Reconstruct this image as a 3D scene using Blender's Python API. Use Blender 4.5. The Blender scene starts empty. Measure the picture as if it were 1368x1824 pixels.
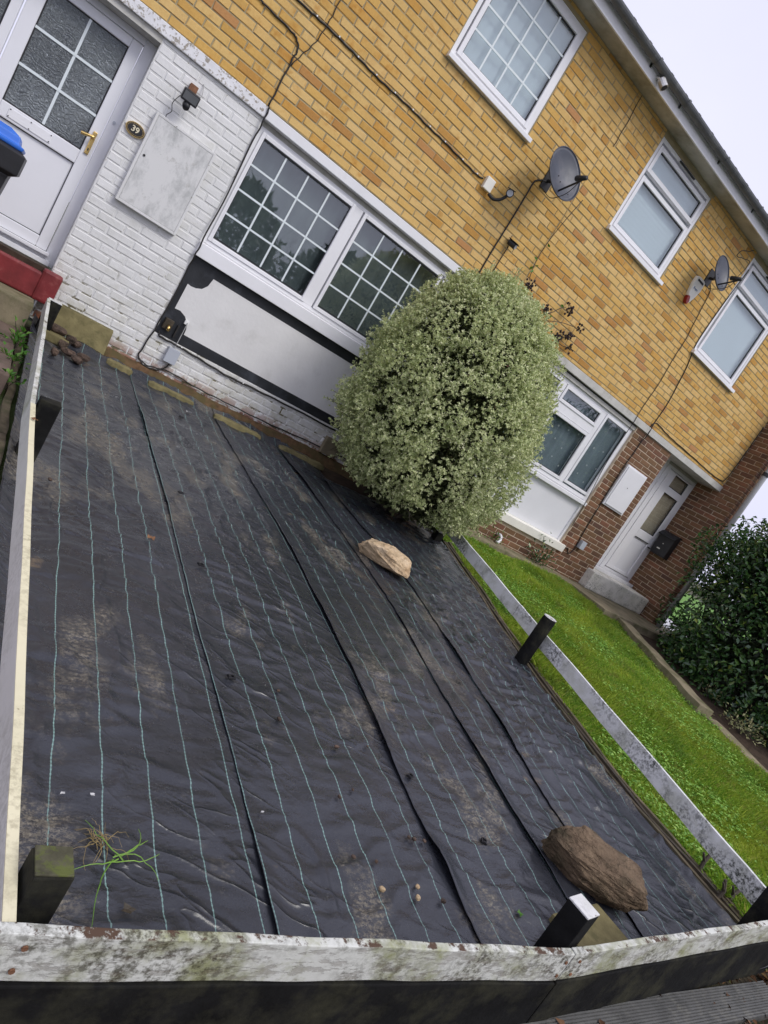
import bpy, bmesh, math, random
import numpy as np
from mathutils import Vector, Matrix
random.seed(7); RNG = np.random.default_rng(7)
scene = bpy.context.scene
C = scene.collection
# ------------------------------------------------------------------ camera
CAM = Vector((-1.444, -6.352, 1.003))
RIGHT = Vector((0.7448, -0.42662, 0.51309)); DOWN = Vector((0.34725, -0.4088, -0.84398)); FWD = Vector((0.56981, 0.80677, -0.15633))
cd = bpy.data.cameras.new('camera'); cam = bpy.data.objects.new('camera', cd); C.objects.link(cam)
M = Matrix((RIGHT, -DOWN, -FWD)).transposed().to_4x4(); M.translation = CAM
cam.matrix_world = M
cd.sensor_fit = 'HORIZONTAL'; cd.sensor_width = 36.0; cd.lens = 36.0 * 1165 / 1368
cd.clip_start = 0.02; cd.clip_end = 900
scene.camera = cam
# ------------------------------------------------------------------ sky, sun, exposure
SUN_EL, SUN_AZ = math.radians(50), math.radians(155)      # azimuth measured from +Y towards +X
w = bpy.data.worlds.new('World'); scene.world = w; w.use_nodes = True
nt = w.node_tree; nt.nodes.clear()
sky = nt.nodes.new('ShaderNodeTexSky'); sky.sky_type = 'NISHITA'; sky.sun_disc = False
sky.sun_elevation = SUN_EL; sky.sun_rotation = SUN_AZ; sky.air_density = 1.0; sky.dust_density = 4.0
hs = nt.nodes.new('ShaderNodeHueSaturation'); hs.inputs['Saturation'].default_value = 0.35
nt.links.new(sky.outputs[0], hs.inputs['Color'])
tc = nt.nodes.new('ShaderNodeTexCoord')
nz = nt.nodes.new('ShaderNodeTexNoise'); nz.inputs['Scale'].default_value = 1.6; nz.inputs['Detail'].default_value = 5
nt.links.new(tc.outputs['Generated'], nz.inputs['Vector'])
rp = nt.nodes.new('ShaderNodeValToRGB')
rp.color_ramp.elements[0].position = 0.32; rp.color_ramp.elements[0].color = (6.7, 6.75, 8.6, 1)
rp.color_ramp.elements[1].position = 0.68; rp.color_ramp.elements[1].color = (7.9, 7.95, 9.7, 1)
nt.links.new(nz.outputs['Fac'], rp.inputs['Fac'])
mx = nt.nodes.new('ShaderNodeMix'); mx.data_type = 'RGBA'; mx.inputs[0].default_value = 0.88
nt.links.new(hs.outputs['Color'], mx.inputs[6]); nt.links.new(rp.outputs['Color'], mx.inputs[7])
bg = nt.nodes.new('ShaderNodeBackground'); bg.inputs['Strength'].default_value = 0.1
nt.links.new(mx.outputs[2], bg.inputs['Color'])
wo = nt.nodes.new('ShaderNodeOutputWorld'); nt.links.new(bg.outputs[0], wo.inputs['Surface'])
sd = bpy.data.lights.new('sun', 'SUN'); sd.energy = 1.5; sd.angle = math.radians(24); sd.color = (1.0, 0.97, 0.92)
sun = bpy.data.objects.new('sun', sd); C.objects.link(sun)
sdir = Vector((math.sin(SUN_AZ) * math.cos(SUN_EL), math.cos(SUN_AZ) * math.cos(SUN_EL), math.sin(SUN_EL)))
sun.rotation_euler = sdir.to_track_quat('Z', 'Y').to_euler()
scene.view_settings.view_transform = 'Standard'; scene.view_settings.look = 'None'
scene.view_settings.gamma = 1.0; scene.view_settings.exposure = 0.32; scene.view_settings.use_curve_mapping = False
scene.render.engine = 'CYCLES'
try:
    scene.cycles.use_denoising = True; scene.cycles.max_bounces = 8; scene.cycles.transparent_max_bounces = 12
except Exception: pass
# ================================================================== helpers
SLOPE = 0.085
def gz(y): return SLOPE * max(min(y, 0.0), -5.6)           # garden falls gently towards the street
def project(P):
    d = Vector(P) - CAM; z = d.dot(FWD)
    if z <= 0.05: return None
    return (684 + 1165 * d.dot(RIGHT) / z, 912 + 1165 * d.dot(DOWN) / z, z)
def tag(o, label=None, cat=None, group=None, kind=None):
    if label: o['label'] = label
    if cat: o['category'] = cat
    if group: o['group'] = group
    if kind: o['kind'] = kind
    return o
def empty(name, loc, label=None, cat=None, group=None):
    o = bpy.data.objects.new(name, None); C.objects.link(o); o.location = loc; o.empty_display_size = 0.1
    return tag(o, label, cat, group)
def link(name, me, parent=None, loc=None):
    o = bpy.data.objects.new(name, me); C.objects.link(o)
    if loc is not None: o.location = loc
    if parent is not None:
        o.parent = parent; o.matrix_parent_inverse = WM(parent).inverted()
    return o
def WM(o):
    return o.matrix_basis.copy() if o.parent is None else WM(o.parent) @ o.matrix_parent_inverse @ o.matrix_basis
class MB:
    def __init__(s): s.v = []; s.f = []
    def add(s, vs, fs):
        b = len(s.v); s.v += [tuple(map(float, v)) for v in vs]; s.f += [tuple(b + i for i in f) for f in fs]; return s
    def box(s, x0, x1, y0, y1, z0, z1):
        vs = [(x, y, z) for z in (z0, z1) for y in (y0, y1) for x in (x0, x1)]
        return s.add(vs, [(0, 2, 3, 1), (4, 5, 7, 6), (0, 1, 5, 4), (2, 6, 7, 3), (0, 4, 6, 2), (1, 3, 7, 5)])
    def obox(s, o, ax, ay, az):                     # oriented box, o = corner, three edge vectors
        o = Vector(o); ax, ay, az = Vector(ax), Vector(ay), Vector(az)
        vs = [o + ax * i + ay * j + az * k for k in (0, 1) for j in (0, 1) for i in (0, 1)]
        return s.add(vs, [(0, 2, 3, 1), (4, 5, 7, 6), (0, 1, 5, 4), (2, 6, 7, 3), (0, 4, 6, 2), (1, 3, 7, 5)])
    def prism(s, poly, y0, y1):                     # poly in (x,z), extruded y0 (front) -> y1
        n = len(poly); vs = [(x, y0, z) for x, z in poly] + [(x, y1, z) for x, z in poly]
        fs = [tuple(range(n)), tuple(range(2 * n - 1, n - 1, -1))] + [(i, i + n, (i + 1) % n + n, (i + 1) % n) for i in range(n)]
        return s.add(vs, fs)
    def tube(s, pts, r, n=8, cap=True):
        pts = [Vector(p) for p in pts]; rs = r if isinstance(r, (list, tuple)) else [r] * len(pts)
        rings = []; up = None
        for i, p in enumerate(pts):
            t = (pts[min(i + 1, len(pts) - 1)] - pts[max(i - 1, 0)])
            t = t.normalized() if t.length > 1e-9 else Vector((0, 0, 1))
            if up is None or abs(up.dot(t)) > 0.98: up = Vector((0, 0, 1)) if abs(t.z) < 0.9 else Vector((1, 0, 0))
            a = t.cross(up).normalized(); b = a.cross(t).normalized(); up = b
            rings.append([p + (a * math.cos(2 * math.pi * k / n) + b * math.sin(2 * math.pi * k / n)) * rs[i] for k in range(n)])
        vs = [v for rg in rings for v in rg]; fs = []
        for i in range(len(pts) - 1):
            for k in range(n): fs.append((i * n + k, i * n + (k + 1) % n, (i + 1) * n + (k + 1) % n, (i + 1) * n + k))
        if cap: fs += [tuple(range(n - 1, -1, -1)), tuple((len(pts) - 1) * n + k for k in range(n))]
        return s.add(vs, fs)
    def build(s, name, mat, parent=None, bevel=0, smooth=False, loc=None):
        me = bpy.data.meshes.new(name)
        vs = s.v
        if loc is not None: vs = [(x - loc[0], y - loc[1], z - loc[2]) for x, y, z in vs]
        me.from_pydata(vs, [], s.f)
        if bevel or True:
            bm = bmesh.new(); bm.from_mesh(me)
            bmesh.ops.recalc_face_normals(bm, faces=bm.faces)
            if bevel:
                es = [e for e in bm.edges if len(e.link_faces) == 2 and e.calc_face_angle(0) > 0.6]
                bmesh.ops.bevel(bm, geom=es, offset=bevel, segments=2, profile=0.6, affect='EDGES', clamp_overlap=True)
            bm.to_mesh(me); bm.free()
        if smooth: me.shade_smooth()
        if mat is not None: me.materials.append(mat)
        return link(name, me, parent, loc)
def poly_smooth(pts, n=6):                          # Catmull-Rom through points
    P = [Vector(p) for p in pts]; out = []
    for i in range(len(P) - 1):
        p0, p1, p2, p3 = P[max(i - 1, 0)], P[i], P[i + 1], P[min(i + 2, len(P) - 1)]
        for k in range(n):
            t = k / n
            out.append(0.5 * ((2 * p1) + (p2 - p0) * t + (2 * p0 - 5 * p1 + 4 * p2 - p3) * t * t + (3 * p1 - p0 - 3 * p2 + p3) * t ** 3))
    out.append(P[-1]); return out
# lattice value noise (numpy)
def _hash(ix, iy, seed):
    h = (ix * 374761393 + iy * 668265263 + seed * 1442695041) & 0xFFFFFFFF
    h = ((h ^ (h >> 13)) * 1274126177) & 0xFFFFFFFF
    return ((h ^ (h >> 16)) & 0xFFFF) / 65535.0
def vnoise(x, y, seed=0):
    x = np.asarray(x, float); y = np.asarray(y, float)
    ix = np.floor(x).astype(np.int64); iy = np.floor(y).astype(np.int64); fx = x - ix; fy = y - iy
    fx = fx * fx * (3 - 2 * fx); fy = fy * fy * (3 - 2 * fy)
    a = _hash(ix, iy, seed); b = _hash(ix + 1, iy, seed); c = _hash(ix, iy + 1, seed); d = _hash(ix + 1, iy + 1, seed)
    return a * (1 - fx) * (1 - fy) + b * fx * (1 - fy) + c * (1 - fx) * fy + d * fx * fy
def fbm(x, y, seed=0, o=4):
    r = 0; a = 0.5; t = 0
    for i in range(o): r = r + a * vnoise(np.asarray(x) * 2 ** i, np.asarray(y) * 2 ** i, seed + i); t += a; a *= 0.5
    return r / t
def noise3(p, seed=0):
    return float(fbm(p[0] + p[2] * 0.71 + 11.3, p[1] - p[2] * 0.63 + 4.1, seed, 3) + fbm(p[2] + p[0] * 0.5 + 3.3, p[1] * 0.8 + 9.1, seed + 9, 3)) / 2
# ------------------------------------------------------------------ materials
class T:
    def __init__(s, name):
        s.m = bpy.data.materials.new(name); s.m.use_nodes = True; s.nt = s.m.node_tree; s.p = s.nt.nodes['Principled BSDF']
        s.out = s.nt.nodes['Material Output']; s._pos = None
    def n(s, typ, ins=None, **at):
        nd = s.nt.nodes.new('ShaderNode' + typ)
        for k, v in at.items(): setattr(nd, k, v)
        for k, v in (ins or {}).items(): s.set(nd.inputs[k], v)
        return nd
    def set(s, sock, v):
        if isinstance(v, bpy.types.NodeSocket): s.nt.links.new(v, sock)
        elif isinstance(v, tuple) and len(v) == 3 and sock.type == 'RGBA': sock.default_value = (*v, 1)
        else: sock.default_value = v
    def pos(s):
        if s._pos is None: s._pos = s.n('NewGeometry').outputs['Position']
        return s._pos
    def scaled(s, sc, vec=None):
        return s.n('VectorMath', {0: vec or s.pos(), 1: sc}, operation='MULTIPLY').outputs[0]
    def noise(s, scale, detail=4, rough=0.55, vec=None, dist=0.0):
        return s.n('TexNoise', {'Scale': scale, 'Detail': detail, 'Roughness': rough, 'Distortion': dist, 'Vector': vec or s.pos()}).outputs['Fac']
    def vor(s, scale, vec=None, feature='F1'):
        return s.n('TexVoronoi', {'Scale': scale, 'Vector': vec or s.pos()}, feature=feature).outputs['Distance']
    def step(s, v, lo, hi, a=0.0, b=1.0):
        return s.n('MapRange', {0: v, 1: lo, 2: hi, 3: a, 4: b}, clamp=True).outputs[0]
    def mix(s, f, a, b, mode='MIX'):
        nd = s.n('Mix', data_type='RGBA', blend_type=mode); s.set(nd.inputs[0], f); s.set(nd.inputs[6], a); s.set(nd.inputs[7], b); return nd.outputs[2]
    def math(s, op, a, b=0.0, c=0.0):
        nd = s.n('Math', operation=op); s.set(nd.inputs[0], a); s.set(nd.inputs[1], b); s.set(nd.inputs[2], c); return nd.outputs[0]
    def ramp(s, f, stops):
        nd = s.n('ValToRGB', {'Fac': f}); cr = nd.color_ramp
        while len(cr.elements) < len(stops): cr.elements.new(0.5)
        for e, (p, c) in zip(cr.elements, stops): e.position = p; e.color = (*c, 1)
        return nd.outputs[0]
    def bump(s, h, strength=0.3, dist=0.01, normal=None):
        ins = {'Height': h, 'Strength': strength, 'Distance': dist}
        if normal is not None: ins['Normal'] = normal
        return s.n('Bump', ins).outputs[0]
    def fin(s, col=None, rough=None, normal=None, spec=None, metal=None, **kw):
        for k, v in (('Base Color', col), ('Roughness', rough), ('Normal', normal), ('Specular IOR Level', spec), ('Metallic', metal)):
            if v is not None: s.set(s.p.inputs[k], v)
        for k, v in kw.items(): s.set(s.p.inputs[k.replace('_', ' ')], v)
        return s.m
def rnd01(t):                                       # random per brick, whether it is an object or an island of a joined mesh
    a = t.n('ObjectInfo').outputs['Random']; b = t.n('NewGeometry').outputs['Random Per Island']
    return t.math('FRACT', t.math('MULTIPLY_ADD', a, 7.31, b))
def simple(name, col, rough=0.5, var=0.12, vs=9, bump=0.15, bs=120, spec=0.4, dirt=None, metal=0.0):
    t = T(name); n1 = t.noise(vs, 5)
    c = t.mix(t.step(n1, 0.3, 0.7), tuple(x * (1 - var) for x in col), tuple(min(1, x * (1 + var)) for x in col))
    if dirt:
        dc, ds, lo, hi, amt = dirt
        c = t.mix(t.math('MULTIPLY', t.step(t.noise(ds, 6, 0.65), lo, hi), amt), c, dc)
    return t.fin(c, t.step(t.noise(vs * 2.3, 4), 0.2, 0.8, max(0.05, rough - 0.08), min(1, rough + 0.08)), t.bump(t.noise(bs, 4), bump, 0.004), spec, metal)
MAT = {}
def brick_mat(name, stops, mott, edge, rough=0.85, scale=60):
    t = T(name); r = rnd01(t)
    c = t.ramp(r, stops)
    r2 = t.math('FRACT', t.math('MULTIPLY', r, 17.3))
    off = t.n('CombineXYZ', {0: t.math('MULTIPLY', r, 37.0), 1: 0.0, 2: t.math('MULTIPLY', r2, 53.0)}).outputs[0]
    vec = t.n('VectorMath', {0: t.pos(), 1: off}, operation='ADD').outputs[0]
    big = t.noise(11, 3, 0.5, vec)
    c = t.mix(t.math('MULTIPLY', t.step(big, 0.52, 0.75), t.step(r2, 0.25, 0.9)), c, mott)
    fine = t.noise(230, 3, 0.7)
    c = t.mix(t.step(fine, 0.3, 0.75, 0, 0.5), c, edge, 'MULTIPLY')
    grain = t.noise(42, 4, 0.6, vec)
    c = t.mix(t.step(grain, 0.35, 0.7, 0.0, 0.22), c, (1, 0.97, 0.9), 'SOFT_LIGHT')
    dirt = t.noise(0.9, 5, 0.6, t.scaled((2.2, 2.2, 0.7)))
    c = t.mix(t.step(dirt, 0.5, 0.8, 0, 0.2), c, (0.30, 0.24, 0.13), 'MULTIPLY')
    streak = t.noise(1.6, 5, 0.65, t.scaled((3.2, 1.0, 0.35)))
    c = t.mix(t.step(streak, 0.52, 0.72, 0, 0.20), c, (0.55, 0.47, 0.34), 'MULTIPLY')
    pits = t.step(t.vor(scale * 2.2), 0.0, 0.22)
    h = t.math('ADD', t.math('MULTIPLY', t.noise(scale, 5, 0.65), 1.0), t.math('MULTIPLY', pits, 0.25))
    return t.fin(c, rough, t.bump(h, 0.55, 0.003), 0.25)
MAT['yellow'] = brick_mat('yellow_stock_brick', [(0.0, (0.54, 0.315, 0.085)), (0.08, (0.64, 0.42, 0.145)), (0.26, (0.68, 0.465, 0.185)), (0.44, (0.62, 0.38, 0.11)), (0.58, (0.70, 0.485, 0.205)), (0.76, (0.64, 0.405, 0.13)), (0.89, (0.57, 0.315, 0.08)), (0.96, (0.43, 0.225, 0.065)), (1.0, (0.50, 0.255, 0.11))],
                          (0.46, 0.205, 0.035), (0.78, 0.70, 0.55))
MAT['brown'] = brick_mat('brown_brick', [(0.0, (0.125, 0.070, 0.045)), (0.25, (0.185, 0.098, 0.058)), (0.45, (0.165, 0.098, 0.052)), (0.65, (0.215, 0.105, 0.062)), (0.8, (0.10, 0.058, 0.043)), (0.92, (0.255, 0.115, 0.068)), (1.0, (0.185, 0.115, 0.062))],
                         (0.135, 0.085, 0.04), (0.7, 0.65, 0.6))
def m_mortar(name, col):
    t = T(name); c = t.mix(t.noise(9, 5), tuple(x * 0.72 for x in col), col)
    return t.fin(c, 0.95, t.bump(t.noise(210, 4), 0.6, 0.004), 0.15)
MAT['mortar'] = m_mortar('mortar_olive', (0.42, 0.355, 0.215))
MAT['mortar2'] = m_mortar('mortar_buff', (0.66, 0.54, 0.40))
def m_whitebrick():
    t = T('white_masonry_paint'); z = t.n('SeparateXYZ', {0: t.pos()}).outputs[2]
    c = t.mix(t.noise(3.0, 5), (0.66, 0.66, 0.64), (0.79, 0.79, 0.785))
    green = t.math('MULTIPLY', t.step(t.noise(2.4, 5, 0.65), 0.46, 0.66), t.step(t.noise(26, 3), 0.3, 0.7, 0.3, 0.9))
    c = t.mix(t.math('MULTIPLY', green, 0.5), c, (0.40, 0.40, 0.31))
    c = t.mix(t.step(t.noise(1.3, 4, 0.6), 0.45, 0.75, 0, 0.25), c, (0.45, 0.46, 0.46))
    low = t.math('MULTIPLY', t.step(z, 0.75, 0.02), t.step(t.noise(7, 5, 0.7), 0.42, 0.66))
    c = t.mix(t.math('MULTIPLY', low, 0.55), c, (0.36, 0.33, 0.17))
    spots = t.step(t.noise(38, 5, 0.7), 0.66, 0.72)
    c = t.mix(t.math('MULTIPLY', spots, t.step(z, 1.2, 0.2, 0.25, 0.8)), c, (0.20, 0.17, 0.11))
    flk = t.math('MULTIPLY', t.step(z, 0.20, 0.05), t.step(t.noise(9, 6, 0.7), 0.44, 0.5))
    c = t.mix(flk, c, (0.25, 0.095, 0.055))
    return t.fin(c, 0.62, t.bump(t.noise(46, 5, 0.6), 0.5, 0.006), 0.3)
MAT['wbrick'] = m_whitebrick()
def m_wmortar():
    t = T('white_painted_joint'); z = t.n('SeparateXYZ', {0: t.pos()}).outputs[2]
    crack = t.math('MULTIPLY', t.step(t.noise(6.5, 5, 0.7), 0.52, 0.60), t.step(z, 0.95, 0.3))
    c = t.mix(t.noise(5, 4), (0.62, 0.62, 0.60), (0.74, 0.74, 0.73))
    c = t.mix(crack, c, (0.16, 0.14, 0.08))
    c = t.mix(t.step(t.noise(30, 4), 0.64, 0.72), c, (0.3, 0.28, 0.2))
    return t.fin(c, 0.8, t.bump(t.noise(120, 4), 0.5, 0.005), 0.2)
MAT['wmortar'] = m_wmortar()
MAT['upvc'] = simple('white_upvc', (0.80, 0.80, 0.815), 0.32, 0.03, 3, 0.03, 30, 0.45, ((0.55, 0.55, 0.52), 5, 0.58, 0.75, 0.22))
MAT['upvc2'] = simple('white_upvc_panel', (0.76, 0.765, 0.79), 0.36, 0.03, 3, 0.03, 30, 0.45, ((0.55, 0.55, 0.55), 3, 0.6, 0.8, 0.18))
MAT['gasket'] = simple('black_gasket', (0.025, 0.025, 0.028), 0.6, 0.1)
MAT['bandw'] = simple('flaking_white_band', (0.74, 0.74, 0.75), 0.6, 0.08, 6, 0.7, 30, 0.3, ((0.24, 0.20, 0.14), 30, 0.53, 0.60, 0.8))
MAT['bandg'] = simple('grey_painted_concrete', (0.52, 0.51, 0.47), 0.7, 0.12, 5, 0.4, 60, 0.3, ((0.24, 0.23, 0.18), 7, 0.52, 0.72, 0.5))
MAT['soffit'] = simple('weathered_soffit_board', (0.50, 0.48, 0.42), 0.7, 0.15, 3, 0.2, 40, 0.3, ((0.13, 0.12, 0.065), 2.2, 0.40, 0.68, 0.75))
MAT['fascia'] = simple('white_fascia', (0.76, 0.76, 0.77), 0.45, 0.05, 4, 0.08, 30, 0.4, ((0.42, 0.40, 0.34), 4, 0.56, 0.75, 0.35))
MAT['gutter'] = simple('grey_gutter', (0.115, 0.122, 0.128), 0.42, 0.2, 6, 0.1, 60, 0.4, ((0.30, 0.30, 0.29), 9, 0.52, 0.72, 0.45))
MAT['tile'] = simple('concrete_roof_tile', (0.10, 0.085, 0.075), 0.9, 0.3, 8, 0.5, 90, 0.2, ((0.2, 0.2, 0.13), 12, 0.55, 0.7, 0.5))
MAT['blackpaint'] = simple('black_masonry_paint', (0.022, 0.024, 0.028), 0.42, 0.35, 5, 0.35, 60, 0.45, ((0.09, 0.10, 0.12), 4, 0.5, 0.75, 0.6))
MAT['render'] = simple('off_white_render', (0.72, 0.715, 0.70), 0.7, 0.05, 2.4, 0.5, 26, 0.25, ((0.42, 0.41, 0.37), 3.4, 0.55, 0.78, 0.4))
MAT['redpaint'] = simple('red_step_paint', (0.20, 0.028, 0.030), 0.45, 0.3, 7, 0.3, 60, 0.4, ((0.32, 0.12, 0.10), 14, 0.56, 0.7, 0.4))
MAT['brass'] = simple('brass', (0.75, 0.53, 0.20), 0.25, 0.1, 30, 0.03, 60, 0.5, None, 1.0)
MAT['black'] = simple('black_plastic', (0.018, 0.018, 0.020), 0.45, 0.25, 10, 0.06, 80, 0.4)
MAT['cable'] = simple('black_cable', (0.022, 0.020, 0.018), 0.55, 0.3, 10, 0.0)
MAT['gcable'] = simple('grey_cable', (0.40, 0.40, 0.39), 0.55, 0.2, 10, 0.0)
MAT['clip'] = simple('white_clip', (0.8, 0.8, 0.78), 0.5, 0.05)
MAT['dish'] = simple('grey_dish', (0.058, 0.065, 0.085), 0.45, 0.14, 7, 0.05, 60, 0.4, ((0.16, 0.15, 0.16), 5, 0.52, 0.75, 0.5))
MAT['blackpost'] = simple('black_stained_timber', (0.0085, 0.0085, 0.0085), 0.8, 0.4, 12, 0.5, 60, 0.14, ((0.062, 0.060, 0.036), 5, 0.48, 0.70, 0.6))
MAT['concrete'] = simple('mossy_concrete', (0.24, 0.205, 0.135), 0.85, 0.25, 5, 0.6, 60, 0.2, ((0.075, 0.085, 0.03), 4, 0.48, 0.68, 0.75))
MAT['moss'] = simple('mossy_concrete_slab', (0.175, 0.150, 0.072), 0.9, 0.28, 9, 0.8, 70, 0.2, ((0.085, 0.080, 0.035), 14, 0.50, 0.64, 0.6))
MAT['soil'] = simple('damp_soil', (0.052, 0.036, 0.025), 0.9, 0.4, 14, 0.9, 60, 0.2, ((0.10, 0.07, 0.045), 30, 0.55, 0.7, 0.6))
MAT['path'] = simple('dirty_path', (0.145, 0.105, 0.085), 0.8, 0.25, 6, 0.5, 70, 0.25, ((0.06, 0.065, 0.03), 5, 0.52, 0.7, 0.6))
MAT['oldwood'] = simple('damp_grey_timber', (0.105, 0.085, 0.055), 0.8, 0.4, 12, 0.6, 50, 0.25, ((0.045, 0.05, 0.02), 7, 0.48, 0.66, 0.7))
MAT['darkwood'] = simple('dark_wet_timber', (0.045, 0.035, 0.022), 0.55, 0.5, 14, 0.6, 60, 0.4, ((0.13, 0.10, 0.055), 18, 0.56, 0.66, 0.6))
def m_rock(name, cols, dark, bscale):
    t = T(name); c = t.ramp(t.noise(6, 6, 0.65), [(0.3, cols[0]), (0.5, cols[1]), (0.7, cols[2])])
    c = t.mix(t.step(t.noise(5, 4, 0.6), 0.52, 0.66, 0, 0.7), c, dark)
    c = t.mix(t.step(t.noise(22, 6, 0.75), 0.55, 0.68, 0, 0.7), c, dark)
    c = t.mix(t.step(t.noise(90, 4, 0.8), 0.6, 0.72, 0, 0.5), c, tuple(min(1, x * 1.5) for x in cols[2]))
    h = t.math('ADD', t.noise(bscale, 6, 0.7), t.math('MULTIPLY', t.step(t.noise(bscale * .8, 4, 0.7, t.scaled((1, 1, 3))), 0.5, 0.62), -0.35))
    return t.fin(c, 0.8, t.bump(h, 1.0, 0.016), 0.25)
MAT['stone_tan'] = m_rock('tan_limestone', ((0.42, 0.28, 0.15), (0.60, 0.45, 0.28), (0.72, 0.58, 0.41)), (0.20, 0.155, 0.085), 26)
MAT['stone_brown'] = m_rock('brown_ironstone', ((0.09, 0.064, 0.042), (0.155, 0.108, 0.068), (0.25, 0.18, 0.115)), (0.042, 0.038, 0.02), 20)
MAT['stone_dark'] = m_rock('dark_flint', ((0.07, 0.052, 0.042), (0.125, 0.085, 0.065), (0.18, 0.125, 0.09)), (0.045, 0.04, 0.03), 40)
MAT['stem'] = simple('woody_stem', (0.062, 0.050, 0.038), 0.8, 0.3, 14, 0.4)
MAT['greybox'] = simple('pale_grey_box', (0.44, 0.47, 0.52), 0.5, 0.05, 4, 0.05)
MAT['cream'] = simple('cream_plastic', (0.80, 0.78, 0.70), 0.45, 0.06, 5, 0.05)
MAT['alarmred'] = simple('red_lens', (0.28, 0.02, 0.015), 0.3, 0.1)
MAT['silver'] = simple('silver_metal', (0.62, 0.61, 0.58), 0.32, 0.1, 10, 0.05, 60, 0.5, None, 0.8)
MAT['blue'] = simple('blue_lid_plastic', (0.035, 0.16, 0.62), 0.4, 0.12, 5, 0.06, 60, 0.45)
MAT['leafbrown'] = simple('dead_leaf', (0.20, 0.10, 0.045), 0.7, 0.4, 40, 0.3)
MAT['straw'] = simple('straw', (0.27, 0.20, 0.085), 0.7, 0.3, 30, 0.1)
MAT['paper'] = simple('white_scrap', (0.5, 0.5, 0.5), 0.6, 0.05)
MAT['rust'] = simple('rusty_bracket', (0.20, 0.095, 0.05), 0.8, 0.4, 30, 0.5)
MAT['pipe'] = simple('grey_downpipe', (0.36, 0.365, 0.37), 0.45, 0.12, 5, 0.06, 50, 0.4, ((0.17, 0.17, 0.15), 5, 0.52, 0.72, 0.5))
MAT['paving'] = simple('pale_paving', (0.52, 0.52, 0.54), 0.8, 0.12, 3, 0.3)
MAT['dark_in'] = simple('dark_room', (0.02, 0.022, 0.024), 0.9, 0.2)
def m_marble():
    t = T('grimy_cupboard_door'); d = t.noise(5.5, 7, 0.75, t.scaled((1.2, 1, 0.7)), 0.15)
    c = t.mix(t.step(d, 0.46, 0.70), (0.66, 0.66, 0.645), (0.36, 0.37, 0.36))
    c = t.mix(t.step(t.noise(12, 5, 0.7), 0.6, 0.72, 0, 0.5), c, (0.30, 0.29, 0.25))
    return t.fin(c, 0.5, t.bump(t.noise(40, 4), 0.12, 0.003), 0.35)
MAT['marble'] = m_marble()
def m_paintedrail(name, base, dark, amt, wood, lo, algae=0.4):
    t = T(name); g = t.noise(7, 6, 0.7, t.scaled((0.5, 0.5, 2.2)))
    c = t.mix(t.noise(4, 4), base, tuple(x * 0.86 for x in base))
    c = t.mix(t.math('MULTIPLY', t.step(t.noise(5.5, 6, 0.68), 0.46, 0.64), algae), c, (0.20, 0.21, 0.06))
    mil = t.math('MULTIPLY', t.step(t.noise(3.2, 3), 0.44, 0.60), t.step(t.noise(48, 5, 0.72), 0.44, 0.60))
    c = t.mix(t.math('MULTIPLY', mil, amt), c, dark)
    pk = t.step(t.noise(26, 6, 0.75, t.scaled((0.45, 0.45, 1.6))), lo, lo + 0.05)
    nrm = t.n('SeparateXYZ', {0: t.n('NewGeometry').outputs['Normal']}).outputs[2]
    c = t.mix(t.math('MULTIPLY', pk, t.step(nrm, 0.2, 0.9, 0.35, 1.0)), c, wood)
    return t.fin(c, 0.65, t.bump(t.math('ADD', g, t.math('MULTIPLY', pk, -0.4)), 0.5, 0.006), 0.3)
MAT['rail_front'] = m_paintedrail('flaking_white_rail', (0.64, 0.65, 0.60), (0.05, 0.045, 0.025), 0.85, (0.085, 0.05, 0.032), 0.52, 0.8)
MAT['rail_right'] = m_paintedrail('mildewed_white_rail', (0.76, 0.77, 0.76), (0.035, 0.04, 0.03), 0.95, (0.10, 0.08, 0.05), 0.66, 0.35)
MAT['rail_left'] = m_paintedrail('algae_white_rail', (0.66, 0.66, 0.62), (0.07, 0.06, 0.035), 0.4, (0.09, 0.07, 0.05), 0.60, 0.6)
MAT['rail_cream'] = m_paintedrail('cream_topped_rail', (0.72, 0.71, 0.67), (0.07, 0.05, 0.02), 0.25, (0.14, 0.10, 0.05), 0.67, 0.08)
MAT['cream_top'] = m_paintedrail('cream_gloss_edge', (0.72, 0.67, 0.47), (0.10, 0.07, 0.03), 0.35, (0.16, 0.11, 0.05), 0.66, 0.08)
MAT['post_top'] = m_paintedrail('flaking_white_top', (0.70, 0.70, 0.69), (0.10, 0.09, 0.07), 0.4, (0.14, 0.10, 0.07), 0.56, 0.15)
MAT['step_white'] = m_paintedrail('dirty_white_step', (0.78, 0.76, 0.70), (0.05, 0.055, 0.035), 0.7, (0.18, 0.14, 0.08), 0.66, 0.25)
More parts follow.
